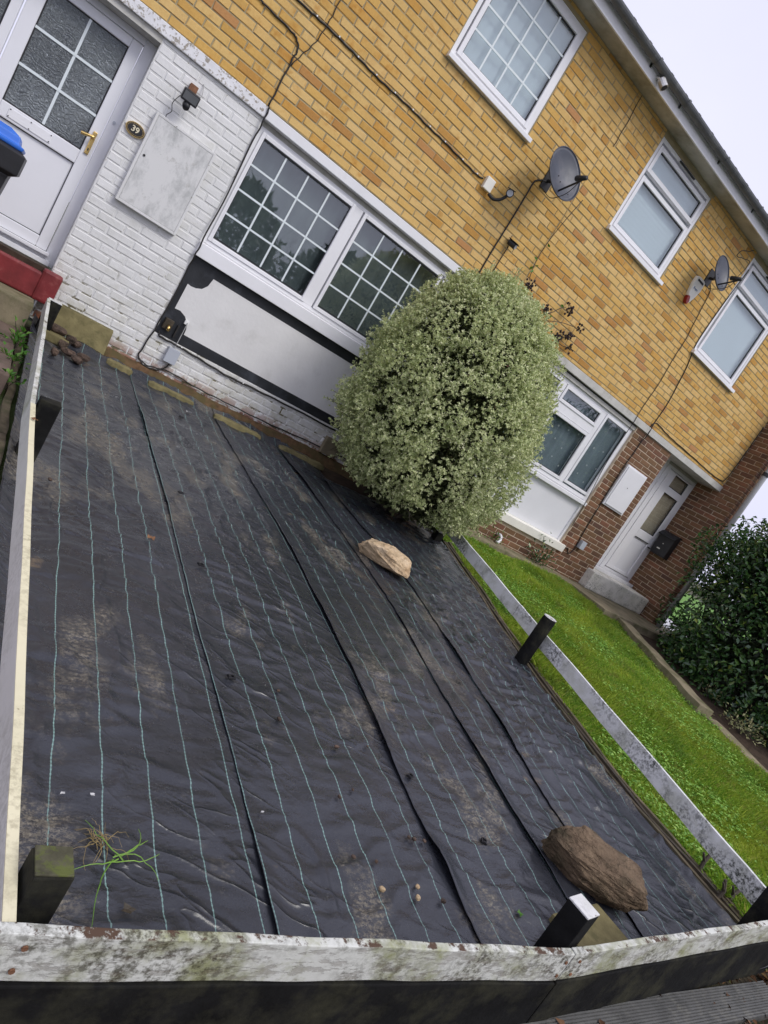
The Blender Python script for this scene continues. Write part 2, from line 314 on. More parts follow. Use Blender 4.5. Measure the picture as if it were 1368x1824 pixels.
def m_glass(name, tint, boost=1.6, obscure=False):
    t = T(name); t.nt.nodes.remove(t.p)
    nrm = None
    if obscure:
        a = t.n('TexVoronoi', {'Scale': 34.0, 'Vector': t.n('VectorMath', {0: t.pos(), 1: t.n('TexNoise', {'Scale': 9.0, 'Detail': 2.0, 'Vector': t.pos()}).outputs['Color']}, operation='ADD').outputs[0]}, feature='DISTANCE_TO_EDGE').outputs['Distance']
        sw = t.n('TexWave', {'Scale': 9.0, 'Distortion': 16.0, 'Detail': 2.0, 'Detail Scale': 1.4, 'Vector': t.pos()}, wave_type='RINGS').outputs['Fac']
        nrm = t.bump(t.math('ADD', t.math('MULTIPLY', a, 3.5), t.math('MULTIPLY', sw, 1.3)), 1.0, 0.02)
    fc_ = t.n('LayerWeight', {'Blend': 0.5}).outputs['Facing']
    fr = t.math('MULTIPLY_ADD', t.math('POWER', fc_, 5.0), 0.96, 0.04)
    f = t.math('MINIMUM', t.math('MULTIPLY', fr, boost), 1.0)
    gl = t.n('BsdfGlossy', {'Color': (0.95, 0.97, 1.0), 'Roughness': 0.06 if obscure else 0.015})
    if nrm is not None: t.set(gl.inputs['Normal'], nrm)
    if obscure:
        tr = t.n('BsdfPrincipled', {'Base Color': tint, 'Roughness': 0.25, 'Normal': nrm})
        f = t.math('MINIMUM', t.math('MULTIPLY_ADD', t.step(t.noise(60, 3), 0.3, 0.7), 0.10, t.math('MULTIPLY', fr, 1.5)), 0.6)
        swirl = t.step(t.n('TexVoronoi', {'Scale': 15.0, 'Vector': t.n('VectorMath', {0: t.pos(), 1: t.n('TexNoise', {'Scale': 6.0, 'Detail': 3.0, 'Vector': t.pos()}).outputs['Color']}, operation='ADD').outputs[0]}, feature='DISTANCE_TO_EDGE').outputs['Distance'], 0.0, 0.05)
        t.set(tr.inputs['Base Color'], t.mix(swirl, tuple(min(1, x * 1.45) for x in tint), t.mix(t.step(t.noise(2.2, 3), .35, .65), tuple(x * .62 for x in tint), tint)))
    else:
        tr = t.n('BsdfTransparent', {'Color': tint})
    ms = t.n('MixShader', {0: f, 1: tr.outputs[0], 2: gl.outputs[0]})
    t.nt.links.new(ms.outputs[0], t.out.inputs['Surface'])
    return t.m
MAT['glass'] = m_glass('window_glass', (0.93, 0.96, 0.96), 1.9)
MAT['obscure'] = m_glass('obscure_glass', (0.50, 0.55, 0.585), 1.0, True)
MAT['blind_dark'] = simple('grey_green_net', (0.105, 0.122, 0.122), 0.9, 0.2, 2, 0.0)
MAT['blind_white'] = simple('white_blind', (0.55, 0.60, 0.635), 0.8, 0.03, 2, 0.0)
MAT['blind_grey'] = simple('grey_curtain', (0.20, 0.235, 0.26), 0.9, 0.1, 3, 0.0)
MAT['bar'] = simple('pale_glazing_bar', (0.70, 0.76, 0.77), 0.4, 0.03)
MAT['hall'] = simple('dim_hall', (0.02, 0.016, 0.016), 0.9, 0.3, 2, 0.0)
# ================================================================== ground
def sheet(name, mat, pts, kind='structure', parent=None):
    me = bpy.data.meshes.new(name); me.from_pydata([tuple(p) for p in pts], [], [tuple(range(len(pts)))]); me.materials.append(mat)
    o = link(name, me, parent)
    if kind: tag(o, kind=kind)
    return o
def m_ground():
    t = T('rough_ground'); p = t.pos()
    c = t.mix(t.noise(0.8, 6), (0.05, 0.04, 0.028), (0.09, 0.075, 0.05))
    g = t.step(t.noise(0.25, 4), 0.45, 0.55)
    c = t.mix(t.math('MULTIPLY', g, 0.7), c, (0.055, 0.10, 0.02))
    return t.fin(c, 0.9, t.bump(t.noise(30, 5), 0.6, 0.02), 0.2)
MAT['ground'] = m_ground()
mb = MB()
ys = [-400, -60, -12, -5.9, -5.6, -4, -2.5, -1, 0.0, 1, 10, 60, 400]; xs = [-400, -60, -12, -4, 0, 4, 9, 14, 40, 400]
def zg(y): return gz(y) - 0.03 - (0.02 if y < -5.5 else 0)
vs = [(x, y, zg(y)) for y in ys for x in xs]; n = len(xs)
mb.add(vs, [(j * n + i, j * n + i + 1, (j + 1) * n + i + 1, (j + 1) * n + i) for j in range(len(ys) - 1) for i in range(n - 1)])
tag(mb.build('ground', MAT['ground']), kind='structure')
MAT['asphalt'] = simple('asphalt', (0.055, 0.055, 0.058), 0.85, 0.2, 4, 0.4, 200)
sheet('road', MAT['asphalt'], [(-60, -17, -0.52), (60, -17, -0.52), (60, -9, -0.52), (-60, -9, -0.52)])
sheet('pavement', MAT['paving'], [(-60, -9.0, -0.50), (60, -9.0, -0.50), (60, -7.2, -0.50), (-60, -7.2, -0.50)])
# ================================================================== brickwork
def brick_mesh(name, L, H, D, mat, seed, bev=0.004, wob=0.0025):
    r = random.Random(seed); hx, hz = L / 2, H / 2
    def j(a): return a + r.uniform(-wob, wob)
    o = [(-hx, -hz), (hx, -hz), (hx, hz), (-hx, hz)]
    v = [(j(x), bev + r.uniform(0, .001), j(z)) for x, z in o] + [(j(x * (1 - bev * 1.6 / hx)), r.uniform(-.0012, .0008), j(z * (1 - bev * 1.2 / hz))) for x, z in o] + [(x, D, z) for x, z in o]
    f = [(4, 5, 6, 7)] + [(i, (i + 1) % 4, 4 + (i + 1) % 4, 4 + i) for i in range(4)] + [(8 + i, 8 + (i + 1) % 4, (i + 1) % 4, i) for i in range(4)]
    me = bpy.data.meshes.new(name); me.from_pydata(v, [], f); me.materials.append(mat); return me
def lay(x0, x1, z0, z1, openings, off=0.0, gap=0.010, L=0.225, H=0.075, zbase=None):
    """stretcher bond between x0..x1, z0..z1; returns (xc, zc, length, height)"""
    out = []; zb = z0 if zbase is None else zbase
    k = math.floor((z0 - zb) / H + 1e-6)
    while zb + k * H < z1 - 0.012:
        za, zt = max(zb + k * H, z0), min(zb + (k + 1) * H, z1)
        segs = [(x0, x1)]
        for (a, b, c, d) in openings:
            if zt > c + 0.012 and za < d - 0.012:
                ns = []
                for s, e in segs:
                    if b <= s or a >= e: ns.append((s, e)); continue
                    if a > s: ns.append((s, a))
                    if b < e: ns.append((b, e))
                segs = ns
        zlo, zhi = za, zt
        for (a, b, c, d) in openings: pass
        start = off + (L / 2 if k % 2 else 0.0)
        for s, e in segs:
            i = math.floor((s - start) / L)
            while start + i * L < e - 0.02:
                a, b = max(start + i * L, s), min(start + (i + 1) * L, e)
                if b - a > 0.03: out.append(((a + b) / 2, (zlo + zhi) / 2, b - a - gap, zhi - zlo - gap))
                i += 1
        k += 1
    return out
def place_bricks(bricks, mat, parent, name, to_world, L0=0.215, H0=0.065, D=0.04, limit=300, seed=1, wob=0.0025, bev=0.004, hide=None, jit=0.0012):
    """bricks as children (nearest and in view first), what is past the limit as one joined stuff part"""
    var = [brick_mesh(name, L0, H0, D, mat, seed * 31 + q, bev, wob) for q in range(8)]
    scored = []
    for b in bricks:
        P, ax = to_world(b)
        q = project(P); vis = q is not None and -25 < q[0] < 1393 and -25 < q[1] < 1849 and not (hide and hide(q))
        scored.append(((0 if vis else 1, q[2] if q else 99), b, P, ax))
    scored.sort(key=lambda s: s[0])
    r = random.Random(seed)
    for s, b, P, ax in scored[:limit]:
        o = bpy.data.objects.new(name, r.choice(var)); C.objects.link(o)
        yaw = 0.0 if ax == 'x' else math.pi / 2 * (-1)
        o.matrix_basis = Matrix.Translation(P + Vector((0, r.uniform(-jit, jit), 0))) @ Matrix.Rotation(yaw, 4, 'Z') @ Matrix.Rotation(r.uniform(-.004, .004), 4, 'Y') @ Matrix.Diagonal((b[2] / L0, 1, b[3] / H0, 1))
        o.parent = parent; o.matrix_parent_inverse = WM(parent).inverted()
    rest = scored[limit:]
    if rest:
        mb = MB()
        for s, b, P, ax in rest:
            me = r.choice(var); Mx = Matrix.Translation(P) @ Matrix.Rotation(0 if ax == 'x' else -math.pi / 2, 4, 'Z') @ Matrix.Diagonal((b[2] / L0, 1, b[3] / H0, 1))
            mb.add([Mx @ v.co for v in me.vertices], [tuple(p.vertices) for p in me.polygons])
        tag(mb.build('brickwork', mat, parent), kind='stuff')
def wall_mesh(x0, x1, z0, z1, y, depth, openings, mat, name, parent):
    X = sorted({x0, x1, *[min(max(v, x0), x1) for o in openings for v in o[:2]]}); Z = sorted({z0, z1, *[min(max(v, z0), z1) for o in openings for v in o[2:]]})
    mb = MB()
    def solid(i, k):
        if i < 0 or k < 0 or i >= len(X) - 1 or k >= len(Z) - 1: return False
        cx, cz = (X[i] + X[i + 1]) / 2, (Z[k] + Z[k + 1]) / 2
        return not any(a < cx < b and c < cz < d for a, b, c, d in openings)
    for i in range(len(X) - 1):
        for k in range(len(Z) - 1):
            if not solid(i, k): continue
            a, b, c, d = X[i], X[i + 1], Z[k], Z[k + 1]; y1 = y + depth
            mb.add([(a, y, c), (b, y, c), (b, y, d), (a, y, d)], [(0, 1, 2, 3)])
            mb.add([(a, y1, c), (b, y1, c), (b, y1, d), (a, y1, d)], [(3, 2, 1, 0)])
            if not solid(i - 1, k): mb.add([(a, y, c), (a, y, d), (a, y1, d), (a, y1, c)], [(0, 1, 2, 3)])
            if not solid(i + 1, k): mb.add([(b, y, c), (b, y1, c), (b, y1, d), (b, y, d)], [(0, 1, 2, 3)])
            if not solid(i, k - 1): mb.add([(a, y, c), (a, y1, c), (b, y1, c), (b, y, c)], [(0, 1, 2, 3)])
            if not solid(i, k + 1): mb.add([(a, y, d), (b, y, d), (b, y1, d), (a, y1, d)], [(0, 1, 2, 3)])
    return mb.build(name, mat, parent)
ZB, EAVE = 2.545, 5.135
# ------------------------------------------------------------------ windows
def rect_frame(mb, x0, x1, z0, z1, wd, y0, y1):
    mb.box(x0, x0 + wd, y0, y1, z0, z1); mb.box(x1 - wd, x1, y0, y1, z0, z1)
    mb.box(x0 + wd, x1 - wd, y0, y1, z0, z0 + wd); mb.box(x0 + wd, x1 - wd, y0, y1, z1 - wd, z1)
def pane(x0, x1, z0, z1, y, parent, mat='glass'):
    p = MB().box(x0, x1, y, y + 0.006, z0, z1).build('pane', MAT[mat], parent)
    g = MB(); rect_frame(g, x0 - 0.004, x1 + 0.004, z0 - 0.004, z1 + 0.004, 0.011, y - 0.004, y + 0.012); g.build('gasket', MAT['gasket'], parent)
    return p
def bars(x0, x1, z0, z1, nx, nz, y, parent, wd=0.018):
    for i in range(1, nx):
        x = x0 + (x1 - x0) * i / nx; MB().box(x - wd / 2, x + wd / 2, y - .004, y - 0.001, z0, z1).build('glazing_bar', MAT['bar'], parent)
    for k in range(1, nz):
        z = z0 + (z1 - z0) * k / nz; MB().box(x0, x1, y - .0065, y - 0.0042, z - wd / 2, z + wd / 2).build('glazing_bar', MAT['bar'], parent)
def blind(kind, x0, x1, z0, z1, y, parent):
    if kind == 'vertical':
        mb = MB(); n = int((x1 - x0) / 0.085)
        for i in range(n):
            a = x0 + (x1 - x0) * i / n; b = x0 + (x1 - x0) * (i + 1) / n
            mb.add([(a, y + .012, z0), (b + .012, y - .004, z0), (b + .012, y - .004, z1), (a, y + .012, z1)], [(0, 1, 2, 3)])
        mb.build('vertical_blind', MAT['blind_white'], parent)
    elif kind == 'venetian':
        mb = MB(); n = int((z1 - z0) / 0.05)
        for i in range(n):
            a = z0 + (z1 - z0) * i / n
            mb.add([(x0, y, a), (x1, y, a), (x1, y + .0025, a + .054), (x0, y + .0025, a + .054)], [(0, 1, 2, 3)])
        mb.build('venetian_blind', MAT['blind_white'], parent)
    else:
        mb = MB(); n = 60; vs = []
        for i in range(n + 1):
            x = x0 + (x1 - x0) * i / n; d = 0.012 * math.sin(i * 1.9) + 0.01 * math.sin(i * .7)
            vs += [(x, y + d, z0), (x, y + d, z1)]
        mb.add(vs, [(2 * i, 2 * i + 2, 2 * i + 3, 2 * i + 1) for i in range(n)])
        mb.build('net_curtain', MAT[kind], parent, smooth=True)
def sill(x0, x1, z0, z1, y0, y1, parent, mat='upvc'):
    mb = MB(); mb.add([(x0, y0, z0), (x1, y0, z0), (x1, y1, z0), (x0, y1, z0), (x0, y0, z1 - .018), (x1, y0, z1 - .018), (x1, y1, z1), (x0, y1, z1)],
                      [(0, 1, 5, 4), (1, 2, 6, 5), (2, 3, 7, 6), (3, 0, 4, 7), (4, 5, 6, 7), (3, 2, 1, 0)])
    return mb.build('sill', MAT[mat], parent, bevel=0.004)
def upper_window(house, x0, x1, z0, z1, sash, bl, grid=None, horn=0.045, y=0.012):
    wn = empty('window', ((x0 + x1) / 2, y, z0)); wn.parent = house; wn.matrix_parent_inverse = WM(house).inverted()
    mb = MB(); rect_frame(mb, x0, x1, z0, z1, 0.045, y, y + 0.07); mb.build('frame', MAT['upvc'], wn, bevel=0.004)
    for (a, b, c, d, vent) in sash:
        mb = MB(); rect_frame(mb, a - .052, b + .052, c - .052, d + .052, 0.048, y - 0.012, y + 0.05); mb.build('sash', MAT['upvc'], wn, bevel=0.005)
        pane(a, b, c, d, y + 0.012, wn)
        if grid: bars(a, b, c, d, grid[0], grid[1], y + 0.012, wn)
    sill(x0 - .02, x1 + horn, z0 - 0.062, z0, y - 0.062, y + 0.02, wn)
    blind(bl, x0 + .02, x1 - .02, z0 + .02, z1 - .02, y + 0.058, wn)
    MB().box(x0 + .01, x1 - .01, y + .3, y + .32, z0, z1).build('room_wall', MAT['dark_in'], wn)
    return wn
# ================================================================== house number 39
house = empty('terraced_house', (0.9, 0.1, 0.0), 'yellow brick terraced house with white painted ground floor and number 39 by its door', 'house')
PARTY = 3.04
W1 = (0.98, 2.13, 3.97, 5.065)
op39 = [W1]
def hide_shrub(q): return (q[0] - 800) ** 2 / 185 ** 2 + (q[1] - 715) ** 2 / 200 ** 2 < 1 or q[1] < -10 or q[0] > 1370
uw = wall_mesh(-4.0, PARTY, ZB, EAVE, 0.0065, 0.24, op39, MAT['mortar'], 'upper_wall', house)
bk = lay(-4.0, PARTY, ZB + 0.002, EAVE, [(W1[0] - .004, W1[1] + .004, W1[2] - .06, W1[3])], 0.0, zbase=ZB)
place_bricks(bk, MAT['yellow'], uw, 'brick', lambda b: (Vector((b[0], 0.0, b[1])), 'x'), seed=3, hide=hide_shrub, wob=.0035)
upper_window(house, *W1, [(1.09, 2.03, 4.05, 4.965, False)], 'vertical', (4, 4))
# ground floor, white painted brick
DOOR = (-2.62, -1.10, 0.0, 2.45); GW = (-0.175, 2.24, 0.385, 2.45)
lw = wall_mesh(-1.10, PARTY, 0.0, 2.45, 0.0165, 0.24, [GW], MAT['wmortar'], 'lower_wall', house)
bk = lay(-1.10, PARTY, 0.015, 2.45, [GW], 0.03)
place_bricks(bk, MAT['wbrick'], lw, 'painted_brick', lambda b: (Vector((b[0], 0.0125, b[1])), 'x'), seed=5, wob=0.003, bev=0.0055, jit=0.0015, hide=lambda q: (q[0] - 800) ** 2 / 185 ** 2 + (q[1] - 715) ** 2 / 200 ** 2 < 1)
# bare footing course under the paint
mb = MB(); xs_ = np.linspace(-0.62, 2.6, 90)
vs = []
for i, x in enumerate(xs_):
    d = 0.03 * float(fbm(x * 6, 1.3, 3)); t_ = 0.045 + 0.05 * float(fbm(x * 3.1, 7.7, 5))
    vs += [(x, 0.02, t_), (x, -0.02 - d, t_ - 0.01), (x, -0.05 - 2 * d, -0.02), (x, -0.12 - 2 * d, -0.05)]
mb.add(vs, [(4 * i + k, 4 * i + 4 + k, 4 * i + 5 + k, 4 * i + 1 + k) for i in range(len(xs_) - 1) for k in range(3)])
MAT['footing'] = simple('bare_brick_footing', (0.115, 0.068, 0.036), 0.9, 0.5, 16, 1.0, 40, 0.2, ((0.085, 0.07, 0.03), 7, 0.42, 0.60, 0.85))
mb.build('footing', MAT['footing'], house, smooth=True)
# floor band / lintel
MB().box(-4.0, -0.19, -0.014, 0.22, 2.452, ZB - .001).build('floor_band', MAT['bandw'], house, bevel=0.006)
MB().box(-0.188, 2.27, -0.02, 0.22, 2.45, 2.533).build('window_lintel', MAT['fascia'], house, bevel=0.004)
MB().box(2.272, PARTY, -0.012, 0.22, 2.44, 2.535).build('floor_band', MAT['bandg'], house, bevel=0.005)
# painted panel below the window
MB().box(-0.174, 2.238, 0.034, 0.2, 0.388, 1.18).build('black_surround', MAT['blackpaint'], house)
pl = [(0.07, 1.065), (0.055, 0.985), (0.02, 0.935), (-0.03, 0.912), (-0.075, 0.905), (-0.11, 0.91), (-0.112, 0.66), (-0.06, 0.665), (0.0, 0.64), (0.045, 0.59), (0.062, 0.54), (0.065, 0.487), (2.16, 0.487), (2.16, 1.065)]
MB().prism(pl, 0.0305, 0.036).build('white_panel', MAT['render'], house)
# ground floor window
gw = empty('window', (1.0, 0.06, 1.3)); gw.parent = house; gw.matrix_parent_inverse = WM(house).inverted()
Y = 0.052
MB().box(-0.17, 2.235, Y + .02, 0.2, 2.405, 2.449).build('head_trim', MAT['bandg'], gw)
mb = MB(); rect_frame(mb, -0.168, 2.2, 1.30, 2.404, 0.035, Y, Y + .07); mb.box(0.925, 1.02, Y, Y + .07, 1.335, 2.369); mb.build('frame', MAT['upvc'], gw, bevel=0.004)
for a, b in ((-0.095, 0.885), (1.072, 2.092)):
    mb = MB(); rect_frame(mb, a - .038, b + .038, 1.382 - .045, 2.325 + .045, 0.036, Y - 0.014, Y + .05); mb.build('sash', MAT['upvc'], gw, bevel=0.006)
    pane(a, b, 1.385, 2.323, Y + .012, gw); bars(a, b, 1.385, 2.323, 4, 4, Y + .012, gw, 0.017)
sill(-0.185, 2.24, 1.165, 1.302, -0.03, Y + .03, gw)
blind('blind_dark', -0.13, 2.16, 1.35, 2.36, 0.165, gw)
# window board with odds and ends seen through the glass
MB().box(-0.1, 2.15, 0.075, 0.15, 1.33, 1.352).build('window_board', MAT['blind_grey'], gw)
MB().box(2.2, 2.24, Y, 0.2, 1.30, 2.404).build('jamb_trim', MAT['upvc'], gw)
# ---- front door of 39
dr = empty('front_door', (-1.6, 0.2, 0.4)); dr.parent = house; dr.matrix_parent_inverse = WM(house).inverted()
Y = 0.2
MB().box(-2.62, -1.10, 0.012, 0.24, 2.40, 2.4515).build('door_soffit', MAT['bandg'], dr)
mb = MB(); mb.box(-1.185, -1.10, Y, Y + .07, 0.43, 2.40); mb.box(-2.05, -1.985, Y, Y + .07, 0.43, 2.40); mb.box(-2.62, -2.55, Y, Y + .07, 0.43, 2.40); mb.box(-2.55, -2.05, Y, Y + .07, 0.43, 0.7); mb.box(-2.55, -2.05, Y, Y + .07, 2.33, 2.40); mb.box(-1.985, -1.185, Y, Y + .07, 2.345, 2.40); mb.box(-1.985, -1.185, Y, Y + .07, 0.43, 0.50); mb.build('frame', MAT['upvc2'], dr, bevel=0.005)
Yd = Y - 0.012
mb = MB(); mb.box(-1.275, -1.19, Yd, Yd + .05, 0.535, 2.34); mb.box(-1.97, -1.865, Yd, Yd + .05, 0.535, 2.34); mb.box(-1.865, -1.275, Yd, Yd + .05, 2.265, 2.34)
mb.box(-1.865, -1.275, Yd, Yd + .05, 1.275, 1.388); mb.box(-1.865, -1.275, Yd, Yd + .05, 0.535, 0.625); mb.build('leaf', MAT['upvc2'], dr, bevel=0.008)
MB().box(-1.86, -1.28, Yd + .022, Yd + .03, 0.63, 1.27).build('lower_panel', MAT['upvc2'], dr)
g = MB(); rect_frame(g, -1.868, -1.272, 0.622, 1.278, 0.009, Yd + .012, Yd + .021); g.build('gasket', MAT['gasket'], dr)
pane(-1.862, -1.278, 1.392, 2.262, Yd + .02, dr, 'obscure'); bars(-1.862, -1.278, 1.392, 2.262, 2, 3, Yd + .02, dr, 0.02)
MB().box(-1.80, -1.48, Yd - .006, Yd - .0005, 1.298, 1.366).build('letter_plate', MAT['upvc'], dr, bevel=0.002)
for x in (-1.79, -1.64, -1.49):
    for z in (1.306, 1.358): MB().box(x - .004, x + .004, Yd - .009, Yd - .0065, z - .004, z + .004).build('rivet', MAT['gasket'], dr)
MB().box(-1.99, -1.16, Y - .05, Y + .01, 0.505, 0.532).build('weather_bar', MAT['upvc'], dr, bevel=0.004)
MB().box(-2.1, -1.13, Y - .03, Y + .06, 0.43, 0.47).build('threshold', MAT['upvc'], dr, bevel=0.004)
hp = MB().box(-1.247, -1.215, Yd - .014, Yd - .001, 1.385, 1.575).build('handle_plate', MAT['brass'], dr, bevel=0.005)
MB().tube(poly_smooth([(-1.231, Yd - .012, 1.525), (-1.231, Yd - .05, 1.527), (-1.25, Yd - .057, 1.525), (-1.30, Yd - .057, 1.512), (-1.325, Yd - .056, 1.508)], 4), [.012] * 6 + [.011] * 4 + [.013] * 7, 8).build('lever', MAT['brass'], dr, smooth=True)
MB().box(-1.236, -1.226, Yd - .018, Yd - .0145, 1.415, 1.435).build('keyhole', MAT['gasket'], dr)
MB().tube([(-1.145, Y, 1.72), (-1.145, Y - .01, 1.72)], 0.012, 10).build('plug_cap', MAT['greybox'], dr)
# side light left of the door
pane(-2.545, -2.055, 0.705, 2.325, Y + .02, dr, 'obscure')
MB().box(-4.0, -2.625, Y + .1, Y + .12, 0, 2.45).build('porch_wall', MAT['upvc2'], dr)
MB().box(-2.1, -1.12, 0.0, 0.17, 0.385, 0.425).build('grit_tray', MAT['soil'], dr)
# red painted step
mb = MB(); mb.box(-2.3, -1.15, -0.10, 0.0, 0.17, 0.385); st = mb.build('door_step', MAT['redpaint'], house, bevel=0.016)
MB().box(-1.158, -1.005, -0.112, 0.012, 0.165, 0.43).build('door_step', MAT['redpaint'], house, bevel=0.022)
# ------------------------------------------------------------------ roof edge shared by the terrace
def roof(parent, x0, x1, cover=0.3):
    sf = MB().box(x0, x1, -0.24, 0.012, EAVE, EAVE + .02).build('soffit', MAT['soffit'], parent)
    MB().box(x0, x1, -0.262, -0.2405, EAVE - .02, EAVE + .125).build('fascia', MAT['fascia'], parent, bevel=0.003)
    # gutter: half round
    n = 10; prof = [(-0.318 + 0.056 * math.cos(a), EAVE + 0.125 + 0.056 * math.sin(a)) for a in [math.pi + math.pi * i / n for i in range(n + 1)]]
    inner = [(-0.318 + 0.050 * math.cos(a), EAVE + 0.125 + 0.050 * math.sin(a)) for a in [2 * math.pi - math.pi * i / n for i in range(n + 1)]]
    pf = prof + inner; mb = MB(); m = len(pf)
    mb.add([(x0, y, z) for y, z in pf] + [(x1, y, z) for y, z in pf], [(i, (i + 1) % m, (i + 1) % m + m, i + m) for i in range(m)])
    g = mb.build('gutter', MAT['gutter'], parent, smooth=False)
    x = x0 + 0.35
    while x < x1 - .1:
        mb = MB(); pr = [(-0.318 + 0.061 * math.cos(a), EAVE + 0.125 + 0.061 * math.sin(a)) for a in [math.pi * 0.97 + math.pi * 1.06 * i / n for i in range(n + 1)]]
        mb.add([(x, yy, z) for yy, z in pr] + [(x + .035, yy, z) for yy, z in pr], [(i, i + 1, i + 1 + n + 1, i + n + 1) for i in range(n)])
        mb.box(x + .003, x + .032, -0.262, -0.2625 + .02, EAVE + .05, EAVE + .12)
        mb.build('gutter_bracket', MAT['gutter'], g); x += 0.92
    rf = MB().add([(x0, -0.28, EAVE + .140), (x1, -0.28, EAVE + .140), (x1, 4.0, EAVE + 2.1), (x0, 4.0, EAVE + 2.1), (x0, -0.28, EAVE + .128), (x1, -0.28, EAVE + .128), (x1, 4.0, EAVE + 2.0), (x0, 4.0, EAVE + 2.0)],
                  [(0, 1, 2, 3), (4, 7, 6, 5), (0, 4, 5, 1), (1, 5, 6, 2), (0, 3, 7, 4)]).build('roof', MAT['tile'], parent)
    tm = None; sl = math.atan2(1.96, 4.28)
    for row in range(2):
        x = x0 + (0.15 if row else 0)
        while x < x1 - .29:
            if tm is None:
                m2 = MB(); m2.box(-.147, .147, -0.03, 0.36, 0.0, 0.018); m2.box(-.147, -.10, -0.03, .36, .018, .03); m2.box(.05, .10, -.03, .36, .018, .026)
                o = m2.build('roof_tile', MAT['tile'], rf, bevel=0.003); tm = o.data
            else:
                o = bpy.data.objects.new('roof_tile', tm); C.objects.link(o); o.parent = rf; o.matrix_parent_inverse = WM(rf).inverted()
            o.matrix_basis = Matrix.Translation((x + .15, -0.285 + row * 0.29, EAVE + .150 + row * 0.140)) @ Matrix.Rotation(sl - .03, 4, 'X')
            x += 0.3
roof(house, -4.0, PARTY)
# ================================================================== neighbouring house
nb = empty('terraced_house', (6.0, 0.1, 0.0), 'neighbouring terraced house, yellow brick above brown brick, with a recessed white door', 'house')
FIN = 8.5
W2 = (3.66, 4.81, 3.97, 5.065); W3 = (6.07, 7.25, 3.68, 5.065)
uw2 = wall_mesh(PARTY, FIN, ZB - .045, EAVE, 0.0065, 0.24, [W2, W3], MAT['mortar'], 'upper_wall', nb)
bk = lay(PARTY, FIN, ZB - .043, EAVE, [(W2[0] - .004, W2[1] + .004, W2[2] - .06, 6), (W3[0] - .004, W3[1] + .004, W3[2] - .06, 6)], 0.0, zbase=ZB - .045 - .03)
place_bricks(bk, MAT['yellow'], uw2, 'brick', lambda b: (Vector((b[0], 0.0, b[1])), 'x'), seed=11, hide=hide_shrub, wob=.0035)
w2 = upper_window(nb, *W2, [(3.755, 4.70, 4.045, 4.57, 0), (3.755, 4.70, 4.73, 4.935, 1)], 'venetian')
w3 = upper_window(nb, *W3, [(6.195, 7.13, 3.755, 4.58, 0), (6.195, 7.13, 4.74, 4.94, 1)], 'vertical')
for wn, cx in ((w2, 4.22), (w3, 6.66)): MB().box(cx - .17, cx + .17, -0.018, 0.0, 5.028, 5.042).build('trickle_vent', MAT['gasket'], wn)
MB().box(PARTY, FIN - .002, -0.014, 0.46, 2.405, 2.498).build('floor_band', MAT['bandg'], nb, bevel=0.005)
roof(nb, PARTY, 8.9)
# ground floor wall
NW = (3.7, 6.02, 0.35, 2.405); ND = (6.97, 9, -.1, 2.405)
lw2 = wall_mesh(PARTY, 6.97, 0.0, 2.405, 0.0155, 0.40, [NW], MAT['mortar2'], 'lower_wall', nb)
bk = lay(PARTY, 6.97, 0.0, 2.40, [NW], 0.07)
place_bricks(bk, MAT['brown'], lw2, 'brown_brick', lambda b: (Vector((b[0], 0.010, b[1])), 'x'), seed=13, limit=190)
# projecting end wall (party fin): inner face at x = FIN
fin_ = MB().box(FIN + .009, FIN + .25, -0.34, 0.55, 0.0, 5.30).build('end_wall', MAT['mortar2'], nb)
bk = lay(-0.345, 0.52, 0.0, 5.25, [], 0.0)
bk = [b for b in bk if not (b[0] > 0.02 and b[1] > 2.40)]
place_bricks(bk, MAT['brown'], fin_, 'brown_brick', lambda b: (Vector((FIN, b[0], b[1])), 'y'), seed=17, limit=150, wob=.003)
bk = lay(FIN, FIN + .25, 0.0, 5.25, [], 0.05)
place_bricks(bk, MAT['brown'], fin_, 'brown_brick', lambda b: (Vector((b[0], -0.352, b[1])), 'x'), seed=19, limit=60)
# door recess
MB().box(6.97, FIN + .009, 0.47, 0.5, 0.0, 2.405).build('recess_wall', MAT['mortar2'], nb)
nd = empty('front_door', (8.0, 0.42, 0.36)); nd.parent = nb; nd.matrix_parent_inverse = WM(nb).inverted()
Y = 0.42
mb = MB(); mb.box(7.60, 7.70, Y, Y + .05, .38, 2.36); mb.box(8.43, 8.497, Y, Y + .05, .38, 2.36); mb.box(7.70, 8.43, Y, Y + .05, 2.31, 2.36); mb.box(7.70, 8.43, Y, Y + .05, .38, .44); mb.build('frame', MAT['upvc'], nd, bevel=.004)
MB().box(6.98, 7.598, Y + .015, Y + .05, 0.36, 2.40).build('side_panel', MAT['upvc2'], nd)
MB().box(7.25, 7.262, Y + .008, Y + .0145, 0.4, 2.38).build('cover_strip', MAT['upvc'], nd)
MB().box(7.598, 8.497, Y + .0, Y + .05, 2.362, 2.402).build('head_trim', MAT['bandg'], nd)
mb = MB(); mb.box(7.705, 7.90, Y - .012, Y + .03, .45, 2.30); mb.box(8.33, 8.425, Y - .012, Y + .03, .45, 2.30)
for a, b in ((2.275, 2.30), (1.955, 2.065), (1.10, 1.255), (.45, .50)): mb.box(7.90, 8.33, Y - .012, Y + .03, a, b)
mb.build('leaf', MAT['upvc'], nd, bevel=.005)
MB().box(7.905, 8.325, Y + .006, Y + .012, .50, 1.10).build('lower_panel', MAT['upvc2'], nd)
MB().box(7.91, 8.32, Y - .016, Y - .0125, 1.105, 1.118).build('drip_bar', MAT['gasket'], nd)
pane(7.905, 8.325, 2.07, 2.27, Y + .005, nd); pane(7.905, 8.325, 1.26, 1.95, Y + .005, nd)
